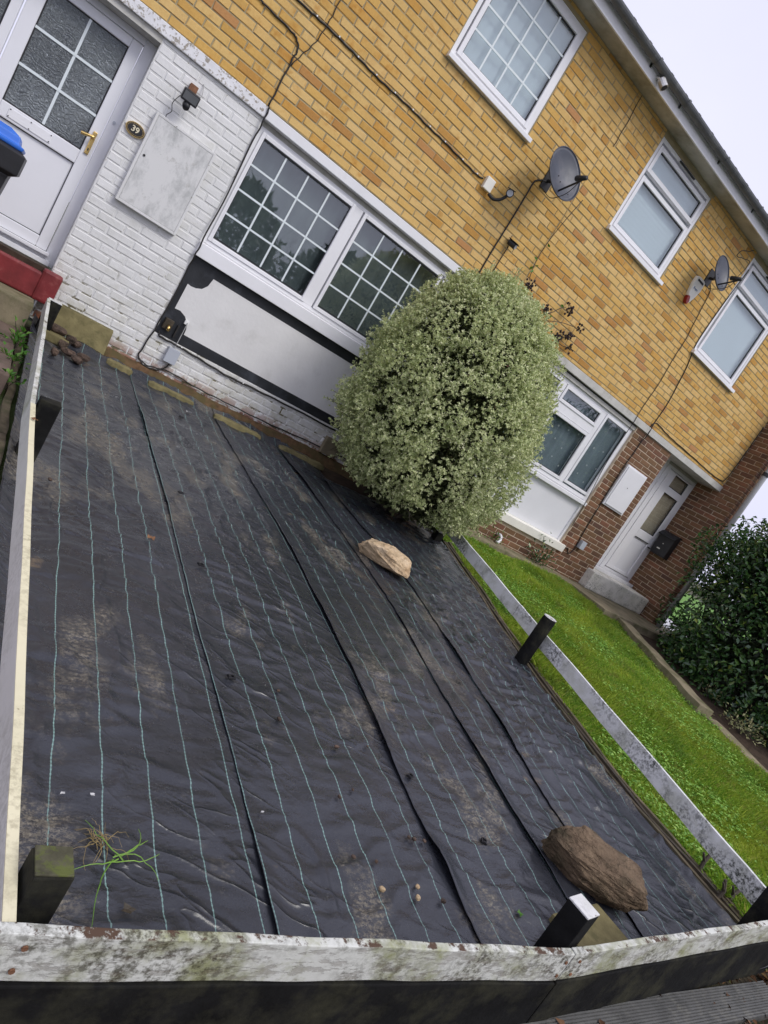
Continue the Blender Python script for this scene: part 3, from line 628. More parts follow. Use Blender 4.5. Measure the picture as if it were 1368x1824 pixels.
MB().box(7.72, 8.42, Y + .2, Y + .21, .45, 2.3).build('hall', MAT['hall'], nd)
MB().tube([(8.38, Y - .012, 1.06), (8.38, Y - .05, 1.06), (8.30, Y - .055, 1.06)], .009, 8).build('handle', MAT['gasket'], nd)
# step
mb = MB(); mb.box(6.84, 8.44, -0.14, 0.42, 0.047, 0.335); mb.build('door_step', MAT['step_white'], nb, bevel=.02)
MB().box(6.98, 8.49, 0.30, 0.40, 0.336, 0.385).build('threshold', MAT['upvc'], nb, bevel=.004)
# ground floor window of the neighbour
nw = empty('window', (4.9, 0.05, 1.16)); nw.parent = nb; nw.matrix_parent_inverse = WM(nb).inverted()
Y = 0.06
MB().box(3.7, 6.02, Y - .02, 0.2, 2.385, 2.404).build('head_trim', MAT['gasket'], nw)
MB().box(3.7, 6.02, Y - .03, 0.2, 2.335, 2.384).build('head_board', MAT['bandg'], nw)
mb = MB(); rect_frame(mb, 3.72, 6.0, 1.15, 2.334, 0.05, Y, Y + .07); mb.box(5.33, 5.405, Y, Y + .07, 1.2, 2.284); mb.box(4.42, 4.5, Y, Y + .07, 1.2, 2.284); mb.box(4.5, 5.33, Y, Y + .07, 1.94, 2.06); mb.build('frame', MAT['upvc'], nw, bevel=.004)
for a, b, c, d in ((5.452, 5.93, 1.265, 2.265), (4.55, 5.285, 1.25, 1.9), (4.55, 5.285, 2.10, 2.245), (3.82, 4.37, 1.265, 2.265)):
    mb = MB(); rect_frame(mb, a - .045, b + .045, c - .045, d + .035, .042, Y - .012, Y + .05); mb.build('sash', MAT['upvc'], nw, bevel=.005)
    pane(a, b, c, d, Y + .012, nw)
blind('blind_grey', 3.78, 5.95, 1.2, 2.28, 0.145, nw)
for i in range(26):                                  # tufts on the net curtain
    x = 4.6 + (i % 7) * .2 + (0.07 if (i // 7) % 2 else 0); z = 1.35 + (i // 7) * .22 + .03 * (i % 3)
    if abs(x - 5.37) < .1 or x > 5.9: continue
    MB().box(x, x + .022, .108, .112, z, z + .022).build('curtain_tuft', MAT['paper'], nw)
sill(3.71, 6.03, 1.085, 1.152, Y - .045, Y + .04, nw)
MB().box(3.74, 5.975, Y + .02, 0.2, 0.475, 1.086).build('lower_panel', MAT['upvc2'], nw)
mb = MB(); mb.box(5.975, 6.019, Y - .005, 0.2, .46, 2.334); mb.build('jamb_trim', MAT['upvc'], nw, bevel=.004)
sill(3.6, 6.10, 0.352, 0.474, -0.03, Y + .02, nw, 'cream')
# downpipe
dp = MB().tube([(8.60, -0.43, 0.03), (8.60, -0.43, 5.15)], 0.042, 14).build('downpipe', MAT['pipe'], nb, smooth=True)
for z in (1.0, 2.92): MB().tube([(8.60, -0.43, z), (8.60, -0.43, z + .06)], 0.05, 14).build('pipe_collar', MAT['pipe' if z < 2 else 'gasket'], dp)
# ================================================================== fittings on the walls
t = empty('meter_cupboard', (-0.66, -0.02, 1.21), 'grimy white meter cupboard with marbled door on the white brick beside door 39', 'cupboard')
mb = MB(); rect_frame(mb, -0.925, -0.395, 1.205, 1.965, 0.022, -0.04, 0.016); mb.build('frame', MAT['wmortar'], t, bevel=.004)
MB().box(-0.902, -0.418, -0.038, 0.012, 1.228, 1.942).build('door', MAT['marble'], t, bevel=.003)
MB().tube([(-0.873, -0.038, 1.62), (-0.873, -0.043, 1.62)], .010, 10).build('lock', MAT['gasket'], t)
t = empty('meter_cupboard', (6.52, -0.02, 1.25), 'clean white meter cupboard on the brown brick beside the neighbouring door', 'cupboard')
MB().box(6.262, 6.775, -0.02, 0.012, 1.25, 1.915).build('frame', MAT['upvc'], t, bevel=.004)
MB().box(6.285, 6.752, -0.036, -0.0205, 1.275, 1.892).build('door', MAT['upvc'], t, bevel=.004)
MB().box(6.50, 6.512, -0.041, -0.0365, 1.62, 1.63).build('lock', MAT['gasket'], t)
# plaque
pq = empty('house_number_plaque', (-1.005, 0.0, 1.748), 'small oval black plaque with gold 39 on white brick', 'plaque')
def ellipse(cx, cz, a, b, n=32): return [(cx + a * math.cos(2 * math.pi * i / n), cz + b * math.sin(2 * math.pi * i / n)) for i in range(n)]
MB().prism(ellipse(-1.005, 1.748, .076, .053), -0.004, 0.012).build('rim', MAT['brass'], pq)
MB().prism(ellipse(-1.005, 1.748, .070, .047), -0.006, 0.0).build('plate', MAT['black'], pq)
MB().prism(ellipse(-1.005, 1.748, .064, .041), -0.007, 0.0).build('gold_line', MAT['brass'], pq)
MB().prism(ellipse(-1.005, 1.748, .0615, .0385), -0.008, 0.0).build('field', MAT['black'], pq)
fc = bpy.data.curves.new('number', 'FONT'); fc.body = '39'; fc.size = 0.062; fc.align_x = 'CENTER'; fc.align_y = 'CENTER'; fc.extrude = 0.0015; fc.offset = 0.0012
fo = bpy.data.objects.new('number_tmp', fc); C.objects.link(fo)
dg = bpy.context.evaluated_depsgraph_get(); dg.update(); me = bpy.data.meshes.new_from_object(fo.evaluated_get(dg)); bpy.data.objects.remove(fo)
gold = simple('gold_lettering', (0.72, 0.66, 0.48), 0.5, 0.05); me.materials.clear(); me.materials.append(gold)
no = bpy.data.objects.new('number', me); C.objects.link(no)
no.matrix_basis = Matrix.Translation((-1.005, -0.0095, 1.748)) @ Matrix.Rotation(math.pi / 2, 4, 'X'); no.parent = pq; no.matrix_parent_inverse = WM(pq).inverted()
# flood light
t = empty('security_light', (-0.77, -0.08, 2.2), 'small black sensor flood light on rusty bracket above the meter cupboard', 'light')
MB().box(-0.80, -0.735, -0.05, 0.012, 2.215, 2.30).build('bracket', MAT['rust'], t, bevel=.003)
hd = MB(); hd.obox((-0.835, -0.145, 2.135), (.135, 0, 0), (0, .06, .02), (0, -.015, .085)); hd.build('head', MAT['black'], t, bevel=.008)
hd = MB(); hd.obox((-0.825, -0.150, 2.150), (.115, 0, 0), (0, .004, 0), (0, -.011, .06)); hd.build('lens', simple('dark_lens', (.12, .125, .13), .2, .1), t)
MB().tube([(-0.77, -0.11, 2.125), (-0.77, -0.15, 2.10)], [.032, .026], 12).build('sensor', MAT['black'], t, smooth=True)
MB().tube(poly_smooth([(-0.835, -0.10, 2.16), (-0.86, -0.08, 2.08), (-0.835, -0.03, 2.03), (-0.855, -0.01, 1.98), (-0.82, -0.005, 1.93), (-0.75, -0.042, 1.955)], 5), .003, 5).build('lead', MAT['cable'], t)
MB().tube(poly_smooth([(-0.71, -0.08, 2.2), (-0.69, -0.03, 2.27), (-0.70, 0.0, 2.33), (-0.71, .01, 2.36)], 5), .0035, 5).build('lead', MAT['gcable'], t)
# small junction boxes
t = empty('junction_box', (0.04, 0.0, 0.2), 'pale grey square junction box low on white brick under the painted panel', 'junction box')
MB().box(-0.012, 0.100, -0.045, 0.012, 0.195, 0.335).build('box', MAT['greybox'], t, bevel=.004)
MB().tube([(0.04, -0.004, 0.335), (0.04, 0.0, 0.60)], .004, 6).build('lead', MAT['gcable'], t)
MB().box(0.015, 0.055, 0.008, 0.03, 0.58, 0.615).build('wall_plate', MAT['clip'], t)
t = empty('junction_box', (6.39, 0.0, 0.52), 'pale grey junction box on brown brick below the clean meter cupboard', 'junction box')
MB().box(6.335, 6.44, -0.05, 0.010, 0.52, 0.645).build('box', MAT['greybox'], t, bevel=.004)
t = empty('outside_valve', (-0.09, 0.0, 0.5), 'small rusty brown box with brass valve at the lower corner of the black surround', 'valve')
MB().box(-0.145, -0.065, -0.012, 0.034, 0.455, 0.555).build('box', MAT['darkwood'], t, bevel=.005)
MB().tube([(-0.10, -0.02, 0.50), (-0.10, -0.06, 0.49), (-0.10, -0.065, 0.455)], .013, 8).build('valve', MAT['brass'], t, smooth=True)
MB().box(0.0 - .02, 0.0 - .005, 0.01, 0.034, 0.42, 0.54).build('chain', MAT['cable'], t)
# cameras
def bullet_camera(base, label, box, arm, head, aim, mats, r=.03):
    t = empty('security_camera', base, label, 'camera')
    if box: MB().box(base[0] - box[0], base[0] + box[0], -box[2], 0.002, base[2] - box[1], base[2] + box[1]).build('junction_box', MAT[mats[0]], t, bevel=.006)
    MB().tube(poly_smooth(arm, 4), .016, 8).build('arm', MAT[mats[1]], t, smooth=True)
    h = Vector(head); a = Vector(aim).normalized()
    MB().tube([h - a * .05, h - a * .045, h + a * .05], [r * .8, r, r], 14).build('body', MAT[mats[1]], t)
    MB().tube([h + a * .0505, h + a * .054], r * .78, 14).build('lens', MAT[mats[2]], t)
    up = Vector((0, 0, 1)); sd_ = a.cross(up).normalized()
    if len(mats) > 3: MB().obox(h - a * .06 - sd_ * r * 1.1 + up * r * .9, a * .14, sd_ * r * 2.2, up * .004).build('hood', MAT[mats[3]], t, bevel=.0015)
    return t
bullet_camera((2.01, -0.0, 3.34), 'black bullet camera on white square box at the end of the clipped cable', (.055, .062, .045), [(2.06, -.03, 3.27), (2.12, -.07, 3.25), (2.18, -.10, 3.29), (2.21, -.12, 3.35)], (2.22, -.13, 3.385), (-.5, -.85, -.28), ['cream', 'black', 'greybox', 'black'], .042)
bullet_camera((2.62, -0.0, 3.06), 'small black camera on yellow brick just above the pale bush', None, [(2.60, .0, 3.07), (2.60, -.03, 3.06), (2.61, -.05, 3.05)], (2.61, -.06, 3.05), (.5, -.7, -.2), ['black', 'black', 'greybox', 'black'], .032)
bullet_camera((2.98, -0.265, 5.16), 'small silver camera fixed to the white fascia below the gutter', None, [(2.95, -.262, 5.19), (2.95, -.29, 5.18), (2.965, -.31, 5.17)], (3.0, -.34, 5.145), (.45, -.6, -.66), ['black', 'silver', 'black'], .042)
# alarm box
t = empty('alarm_box', (5.41, -0.04, 4.15), 'cream shield shaped alarm box with red tip beside the small dish', 'alarm box')
sh = [(5.31, 4.33), (5.36, 4.345), (5.44, 4.345), (5.50, 4.33), (5.505, 4.22), (5.475, 4.10), (5.435, 4.02), (5.405, 3.985), (5.375, 4.02), (5.335, 4.10), (5.305, 4.22)]
MB().prism(sh, -0.05, 0.0).build('cover', MAT['cream'], t, bevel=.012)
MB().prism([(x, z) for x, z in [(5.345, 4.075), (5.375, 4.085), (5.40, 4.06), (5.42, 4.02), (5.405, 3.978), (5.37, 3.99), (5.35, 4.03)]], -0.055, -0.002).build('red_tip', MAT['alarmred'], t, bevel=.006)
MB().box(5.34, 5.47, -0.0535, -0.0505, 4.285, 4.31).build('strobe_slot', MAT['gasket'], t)
mb = MB()
for i, (dx, dz, wd, ht) in enumerate(((-.045, .004, .018, .030), (-.022, 0, .014, .018), (-.004, -.006, .012, .026), (.012, 0, .016, .018), (.032, 0, .014, .018))):
    mb.box(5.405 + dx - wd / 2, 5.405 + dx + wd / 2, -0.0517, -0.0505, 4.19 + dz - ht / 2, 4.19 + dz + ht / 2)
mb.build('printed_mark', simple('blue_print', (0.16, 0.22, 0.32), .5, .05), t)
# satellite dishes
def satellite_dish(c, nrm, R, label, mount):
    t = empty('satellite_dish', mount, label, 'satellite dish', 'satellite dishes on the upper wall')
    nrm = Vector(nrm).normalized(); side = nrm.cross(Vector((0, 0, 1))).normalized(); up = side.cross(nrm).normalized(); c = Vector(c)
    mb = MB(); rings = 9; seg = 40; depth = R * 0.22
    def P(f, a, back): return c + (side * math.cos(a) * R * f * 0.94 + up * math.sin(a) * R * f) + nrm * (depth * f * f - depth - (0.012 if back else 0))
    for back in (0, 1):
        vs = [P(0, 0, back)] + [P(i / rings, 2 * math.pi * k / seg, back) for i in range(1, rings + 1) for k in range(seg)]
        fs = [(0, 1 + k, 1 + (k + 1) % seg) for k in range(seg)]
        for i in range(rings - 1):
            for k in range(seg): a = 1 + i * seg + k; b = 1 + i * seg + (k + 1) % seg; fs.append((a, a + seg, b + seg, b))
        mb.add(vs, fs)
    o0 = 1 + (rings - 1) * seg; o1 = o0 + 1 + rings * seg
    mb.add([], []); mb.f += [(o0 + k, o0 + (k + 1) % seg, o1 + (k + 1) % seg, o1 + k) for k in range(seg)]
    mb.build('reflector', MAT['dish'], t, smooth=True)
    rim = [c + side * math.cos(a) * R * .945 + up * math.sin(a) * R * 1.004 for a in [2 * math.pi * k / 40 for k in range(41)]]
    MB().tube(rim, .006, 6).build('rim', MAT['dish'], t, smooth=True)
    low = c - up * R * .72 - nrm * depth * .4; lnb = c - up * R * .50 + nrm * R * .95
    MB().tube([low, lnb - up * .03], .010, 8).build('arm', MAT['black'], t)
    MB().tube([lnb + nrm * .05 - up * .02, lnb - nrm * .02, lnb - nrm * .08 + up * .02], [.022, .027, .028], 12).build('feed_horn', MAT['black'], t, smooth=True)
    MB().tube([lnb - nrm * .081 + up * .02, lnb - nrm * .087 + up * .021], [.028, .025], 12).build('horn_cap', MAT['greybox'], t)
    for a, b in ((0.12, -.1), (-.05, -.25), (-.55, -.5)):
        q = c + side * a * R + up * b * R + nrm * (depth * (a * a + b * b) - depth + .002); MB().tube([q, q + nrm * .006], .006, 8).build('bolt', MAT['gasket'], t)
    m = Vector(mount); MB().tube(poly_smooth([m, m + Vector((0, -.08, -.01)), c - nrm * (depth + .03) - up * .05], 4), .018, 10).build('bracket', MAT['black'], t)
    MB().box(m.x - .06, m.x + .06, -.012, .0, m.z - .1, m.z + .1).build('wall_plate', MAT['black'], t)
    MB().tube(poly_smooth([lnb - up * .03 - nrm * .02, c - up * R * .95 + nrm * .12, c - up * R * 1.02, c - up * R * .9 - nrm * .12, m + Vector((0, -.01, -.1))], 6), .004, 6).build('lead', MAT['cable'], t)
    return t
satellite_dish((2.545, -0.34, 3.825), (.05, -.93, .36), .262, 'larger dark grey satellite dish on yellow brick between two upper windows', (2.62, -0.0, 3.80))
satellite_dish((5.42, -0.26, 4.46), (.12, -.92, .36), .215, 'smaller satellite dish beside the alarm box and the far upper window', (5.55, -0.0, 4.44))
# post box on the end wall
t = empty('post_box', (FIN - .02, 0.2, 1.0), 'black wall post box right of the neighbouring white door', 'post box')
prof = [(0.0, 1.03), (-.10, 1.03), (-.125, 1.06), (-.125, 1.36), (-.10, 1.42), (-.04, 1.455), (0.0, 1.455)]
mb = MB(); n = len(prof); mb.add([(FIN - .004 + x, 0.06, z) for x, z in prof] + [(FIN - .004 + x, 0.36, z) for x, z in prof], [tuple(range(n)), tuple(range(2 * n - 1, n - 1, -1))] + [(i, (i + 1) % n, (i + 1) % n + n, i + n) for i in range(n)])
mb.build('box', MAT['black'], t, bevel=.008)
mb = MB(); pr = [(0.0, 1.462), (-.05, 1.46), (-.12, 1.425), (-.165, 1.37), (-.16, 1.36), (-.115, 1.41), (-.045, 1.448), (0, 1.45)]; n = len(pr)
mb.add([(FIN - .004 + x, 0.045, z) for x, z in pr] + [(FIN - .004 + x, 0.375, z) for x, z in pr], [tuple(range(n)), tuple(range(2 * n - 1, n - 1, -1))] + [(i, (i + 1) % n, (i + 1) % n + n, i + n) for i in range(n)])
mb.build('lid', MAT['black'], t)
MB().box(FIN - .134, FIN - .1295, .21, .27, 1.13, 1.15).build('name_card', MAT['cream'], t)
MB().tube([(FIN - .129, .21, 1.24), (FIN - .136, .21, 1.24)], .009, 10).build('lock', MAT['silver'], t)
# white outlet pipe by the neighbouring wall
t = tag(MB().tube(poly_smooth([(4.84, 0.01, 0.16), (4.84, -.06, 0.165), (4.835, -.10, 0.13), (4.80, -.13, .09), (4.76, -.14, .075)], 5), .022, 10).build('waste_pipe', MAT['upvc'], None, smooth=True), 'short white bent waste pipe low on the wall behind the lawn', 'pipe')
# air vent block partly behind the bush
tag(MB().box(1.86, 2.06, -.05, .012, .085, .275).build('vent_block', MAT['concrete'], None, bevel=.008), 'grey square vent block low on white brick beside the bush', 'vent')
# cables
def cable(pts, r, label, mat='cable', y=-.008, clips=0, step=6):
    P = poly_smooth([(x, y if len(q) == 2 else q[2], z) for q in pts for x, z in [(q[0], q[1])]], step)
    P = [p + Vector((0.004 * math.sin(i * 1.3 + p.z * 9), 0, 0.003 * math.cos(i * 1.7))) if 0 < i < len(P) - 1 else p for i, p in enumerate(P)]
    root = empty('cable', pts[0][:1] + (0,) + pts[0][1:2], label, 'cable')
    MB().tube(P, r, 6).build('lead', MAT[mat], root, smooth=True)
    if clips:
        for i in range(clips, len(P) - 2, clips):
            p = P[i]; MB().box(p.x - .006, p.x + .006, p.y - r - .003, p.y + .006, p.z + .002, p.z + .014).build('clip', MAT['clip'], root)
    return root
cable([(-0.2, 2.545), (-0.2, 2.94), (-0.2, 3.06), (-0.25, 3.115), (-0.31, 3.13), (-0.56, 3.14), (-0.8, 3.15), (-2.2, 3.17)], .0075, 'black cable rising from the lintel corner then bending left across yellow brick')
cable([(-0.19, 2.92), (-0.15, 3.05), (-0.1, 3.2), (-0.08, 3.39), (-0.08, 3.6), (-0.09, 4.4)], .0045, 'thin black wire branching upward from the bent cable')
cable([(-2.2, 3.35), (-0.45, 3.345), (-0.19, 3.352), (0.05, 3.355), (0.27, 3.35), (0.48, 3.342), (0.7, 3.346), (0.93, 3.35), (1.16, 3.343), (1.37, 3.346), (1.62, 3.338), (1.84, 3.335), (1.93, 3.35)], .0085, 'long clipped black cable running level across yellow brick to the boxed camera', clips=6)
cable([(2.62, 3.78), (2.56, 3.765), (2.50, 3.72), (2.475, 3.64), (2.47, 3.14), (2.47, 2.62), (2.48, 2.3)], .008, 'black cable dropping from the larger dish to behind the bush')
cable([(2.615, 3.03), (2.615, 2.64), (2.61, 2.3)], .005, 'thin black wire dropping from the small camera above the bush')
cable([(5.60, 4.42), (5.71, 4.30), (5.76, 4.0), (5.81, 3.74), (5.83, 3.38), (5.86, 2.95), (5.85, 2.6), (5.845, 2.50, -.02), (5.85, 2.40, -.02), (5.90, 1.8, .03), (5.97, 1.16, .01), (6.04, .55, .03)], .005, 'black wire falling from the smaller dish across the far lower window frame')
cable([(6.10, 4.9), (6.06, 4.4), (6.05, 3.75), (6.16, 3.4), (6.235, 2.93), (6.24, 2.55), (6.24, 2.42, -.022), (6.235, 2.24, -.002), (6.225, 1.9, -.002), (6.225, 1.54, -.002), (6.28, .89, 0), (6.31, .45, 0), (6.25, .38, 0), (6.19, .44, 0), (6.13, .42, 0), (6.10, .46, 0)], .007, 'black wires falling down the brown brick left of the clean meter cupboard')
cable([(6.20, 2.48), (6.23, 2.57), (6.32, 2.60), (6.6, 2.575), (6.9, 2.565), (7.53, 2.555), (8.0, 2.54), (8.3, 2.555), (8.44, 2.62), (8.47, 3.0), (8.475, 3.6)], .007, 'black cable along the bottom of yellow brick above the recessed door')
cable([(3.09, 5.12), (3.11, 4.86), (3.12, 4.62), (3.12, 4.55)], .004, 'short thin wire below the fascia camera')
cable([(-0.19, 2.545, -.024), (-0.185, 2.43, -.022), (-0.18, 2.25, .0), (-0.17, 1.74, .0), (-0.178, 1.32, -.03), (-0.178, 1.16, -.03), (-0.172, 1.02, .005), (-0.18, .56, .005), (-0.19, .37, .002), (-0.21, .17, .002), (-0.2, .11, 0), (-0.13, .07, -.02), (-0.02, .085, -.02), (0.05, .15, -.01), (0.06, .20, -.01)], .007, 'black cable down the edge of white brick beside the painted panel')
cable([(-0.2, .11, -.005), (-0.1, .082, -.01), (0.09, .12, -.005), (0.39, .102, -.012), (0.69, .10, -.005), (1.15, .102, -.012), (1.57, .12, -.005), (2.2, .14, -.01)], .007, 'black cable along the foot of the white wall')
cable([(-0.14, .41, .02), (-0.12, .375, .0), (0.02, .372, .0), (0.26, .362, .0), (0.56, .342, -.003), (0.88, .352, .0), (1.35, .362, .0), (2.2, .366, .0)], .009, 'black cable just below the painted panel', clips=14)
cable([(5.96, 5.1, -.02), (5.80, 4.99, -.09), (5.69, 4.93, -.09), (5.68, 4.85, -.07), (5.80, 4.885, -.09), (5.93, 4.92, -.09), (5.94, 4.80, -.08), (5.88, 4.62, -.1), (5.80, 4.52, -.2)], .005, 'looping black wire above the smaller dish')
# ================================================================== left path, landing and edging
mb = MB(); mb.box(-2.6, -1.13, -0.46, -0.02, -0.3, 0.165); tag(mb.build('doorstep_landing', MAT['concrete'], None, bevel=.012), kind='structure')
mb = MB(); mb.box(-2.6, -1.17, -2.0, -0.465, -0.4, -0.045); mb.box(-2.6, -1.16, -6.2, -2.005, -0.6, -0.33); tag(mb.build('garden_path', MAT['path'], None, bevel=.012), kind='structure')
t = empty('path_edging', (-1.13, -3.0, -.3), 'damp mossy timber board edging the path outside the left fence', 'edging')
for a, b in ((-0.55, -2.55), (-2.556, -5.5)):
    mb = MB(); n = 24; vs = []
    for i in range(n + 1):
        y = a + (b - a) * i / n; x = -1.128 + .006 * math.sin(i * .9); z = gz(y) + .005 + .006 * math.sin(i * 1.7)
        vs += [(x - .022, y, z - .25), (x + .022, y, z - .25), (x + .022, y, z), (x - .022, y, z)]
    fs = [(4 * i + k, 4 * i + (k + 1) % 4, 4 * i + 4 + (k + 1) % 4, 4 * i + 4 + k) for i in range(n) for k in range(4)] + [(0, 1, 2, 3), (4 * n + 3, 4 * n + 2, 4 * n + 1, 4 * n)]
    mb.add(vs, fs).build('board', MAT['oldwood'], t)
# ================================================================== wheelie bin
t = empty('wheelie_bin', (-1.84, -0.95, -0.045), 'black wheelie bin with blue lid standing in front of door 39', 'bin')
bz = -0.045
mb = MB()
def ring(hx, hy, z, ox=0, oy=0): return [(-1.84 + ox + sx * hx, -0.95 + oy + sy * hy, bz + z) for sx, sy in ((-1, -1), (1, -1), (1, 1), (-1, 1))]
rs = [ring(.20, .22, .06), ring(.205, .235, .3), ring(.245, .285, .95), ring(.25, .29, .98)]
mb.add([v for r_ in rs for v in r_], [(4 * i + k, 4 * i + (k + 1) % 4, 4 * i + 4 + (k + 1) % 4, 4 * i + 4 + k) for i in range(3) for k in range(4)] + [(3, 2, 1, 0), (12, 13, 14, 15)])
mb.build('body', MAT['black'], t, bevel=.012)
mb = MB(); mb.add(ring(.25, .29, .975) + ring(.29, .325, 1.0) + ring(.292, .327, 1.125) + ring(.255, .30, 1.14), [(4 * i + k, 4 * i + (k + 1) % 4, 4 * i + 4 + (k + 1) % 4, 4 * i + 4 + k) for i in range(3) for k in range(4)] + [(3, 2, 1, 0), (12, 13, 14, 15)]); mb.build('rim', MAT['black'], t, bevel=.006)
mb = MB(); mb.add(ring(.262, .30, 1.142) + ring(.268, .305, 1.165) + ring(.235, .27, 1.172) + ring(.225, .26, 1.215) + ring(.16, .2, 1.24), [(4 * i + k, 4 * i + (k + 1) % 4, 4 * i + 4 + (k + 1) % 4, 4 * i + 4 + k) for i in range(4) for k in range(4)] + [(3, 2, 1, 0), (16, 17, 18, 19)]); mb.build('lid', MAT['blue'], t, bevel=.008)
for sx in (-1, 1): MB().tube([(-1.84 + sx * .2, -0.70, bz + .1), (-1.84 + sx * .24, -0.70, bz + .1)], .1, 18).build('wheel', MAT['black'], t)
MB().tube([(-2.08, -0.64, bz + 1.05), (-1.60, -0.64, bz + 1.05)], .016, 10).build('handle', MAT['black'], t)
# ================================================================== weed control fabric
def m_fabric():
    t = T('woven_weed_fabric'); uv = t.n('UVMap', uv_map='uv').outputs[0]
    sp = t.n('SeparateXYZ', {0: uv}); u, v = sp.outputs[0], sp.outputs[1]
    n1 = t.noise(2.0, 5, 0.6); n2 = t.noise(420, 2, 0.6); n3 = t.noise(9, 5, 0.65)
    c = t.mix(t.step(n1, 0.3, 0.7), (0.0165, 0.0182, 0.0235), (0.029, 0.0315, 0.040))
    c = t.mix(t.step(n2, 0.55, 0.8, 0, 0.55), c, (0.085, 0.088, 0.102))
    # silt and straw stains, patches broken into specks
    st = t.noise(1.9, 4, 0.6, t.n('VectorMath', {0: t.scaled((1.5, 0.9, 1.0)), 1: (3.7, 1.9, 0.0)}, operation='ADD').outputs[0])
    speck = t.noise(46, 6, 0.8, t.scaled((1.0, 1.7, 1.0)))
    mask = t.math('MULTIPLY', t.step(st, 0.56, 0.66), t.step(speck, 0.47, 0.56))
    c = t.mix(t.math('MULTIPLY', mask, 0.78), c, t.mix(t.step(t.noise(120, 3), 0.4, 0.6), (0.10, 0.085, 0.06), (0.27, 0.24, 0.18)))
    film = t.math('MULTIPLY', t.step(st, 0.57, 0.72, 0, 0.30), t.step(speck, 0.36, 0.55, 0.3, 1.0))
    c = t.mix(film, c, (0.10, 0.09, 0.075))
    st2 = t.step(t.noise(4.2, 4, 0.6), 0.68, 0.73)
    c = t.mix(t.math('MULTIPLY', st2, t.step(speck, 0.42, 0.54, 0.1, 0.55)), c, (0.19, 0.14, 0.085))
    dust = t.step(t.noise(95, 5, 0.8), 0.60, 0.72, 0, 0.4)
    c = t.mix(dust, c, (0.13, 0.13, 0.13))
    # green thread
    ph = t.math('MODULO', t.math('ADD', u, 0.07 + 1.47), 0.147)
    ph = t.math('ABSOLUTE', t.math('SUBTRACT', ph, 0.0735))
    zig = t.math('MULTIPLY', t.math('SINE', t.math('MULTIPLY', v, 420.0)), 0.0006)
    line = t.step(t.math('ABSOLUTE', t.math('ADD', t.math('SUBTRACT', ph, 0.0735 - 0.0735), zig)), 0.0022, 0.0012)
    dash = t.step(t.math('SINE', t.math('MULTIPLY', v, 900.0)), -0.5, 0.2, 0.8, 1.0)
    fade = t.step(t.noise(3.5, 3), 0.30, 0.5, 0.55, 1.0)
    hid = t.math('SUBTRACT', 1.0, t.math('MULTIPLY', mask, 0.7))
    c = t.mix(t.math('MULTIPLY', t.math('MULTIPLY', line, dash), t.math('MULTIPLY', fade, hid)), c, (0.20, 0.335, 0.305))
    rg = t.math('ADD', t.step(n3, 0.3, 0.75, 0.20, 0.42), t.math('MULTIPLY', mask, 0.25))
    wr = t.noise(13, 4, 0.55, t.scaled((0.8, 1.5, 1.0)), 0.25)
    amp = t.step(t.noise(1.7, 3), 0.38, 0.66, 0.12, 1.15)
    rot = t.n('VectorRotate', {'Vector': t.pos(), 'Angle': 0.55}, rotation_type='Z_AXIS').outputs[0]
    ridge = t.math('SUBTRACT', 1.0, t.math('ABSOLUTE', t.math('MULTIPLY_ADD', t.noise(4.2, 2, 0.45, t.scaled((0.55, 2.0, 1.0), rot), 0.35), 2.0, -1.0)))
    ridge = t.math('POWER', ridge, 14.0)
    amp2 = t.step(t.noise(1.3, 3, 0.5, t.scaled((1.3, 1.0, 1.0))), 0.45, 0.65, 0.0, 1.0)
    h = t.math('ADD', t.math('MULTIPLY', wr, amp), t.math('MULTIPLY', n2, 0.05))
    h = t.math('ADD', h, t.math('MULTIPLY', t.math('MULTIPLY', ridge, amp2), 0.9))
    h = t.math('ADD', h, t.math('MULTIPLY', t.noise(60, 4, 0.6), 0.16))
    return t.fin(c, rg, t.bump(h, 0.62, 0.013), 0.6)
MAT['fabric'] = m_fabric()
SEAM = [
 [(-1.09, -0.2), (-1.10, -5.5)],
 [(-.26, -.15), (-.254, -.404), (-.215, -2.209), (-.205, -3.055), (-.218, -3.727), (-.211, -4.082), (-.2, -4.439), (-.202, -4.544), (-.191, -4.857), (-.214, -5.204), (-.215, -5.5)],
 [(.55, -.15), (.569, -.563), (.62, -1.3), (.668, -2.01), (.701, -2.836), (.677, -3.412), (.691, -3.798), (.648, -4.129), (.641, -4.377), (.621, -4.622), (.61, -4.843), (.628, -4.977), (.612, -5.164), (.623, -5.253), (.62, -5.5)],
 [(1.24, -.15), (1.269, -.443), (1.398, -1.465), (1.415, -1.917), (1.446, -2.452), (1.466, -2.964), (1.393, -3.493), (1.368, -3.766), (1.348, -4.1), (1.322, -4.363), (1.295, -4.667), (1.318, -4.801), (1.301, -5.104), (1.30, -5.5)],
 [(1.70, -.5), (1.765, -1.574), (1.849, -1.756), (1.92, -2.496), (1.847, -3.049), (1.822, -3.458), (1.791, -3.775), (1.796, -4.035), (1.66, -4.422), (1.684, -4.679), (1.688, -5.159), (1.70, -5.5)],
 [(3.1, -0.5), (3.187, -1.089), (3.12, -1.5), (2.926, -2.274), (2.71, -3.158), (2.62, -3.806), (2.56, -4.345), (2.60, -4.795), (2.64, -5.209), (2.66, -5.5)]]
def xat(line, y):
    ys_ = [-p[1] for p in line]; f = lambda q: np.interp(-q, ys_, [p[0] for p in line]); y = np.asarray(y)
    return sum(f(y + o) * w_ for o, w_ in ((-.36, .12), (-.18, .22), (0, .32), (.18, .22), (.36, .12)))
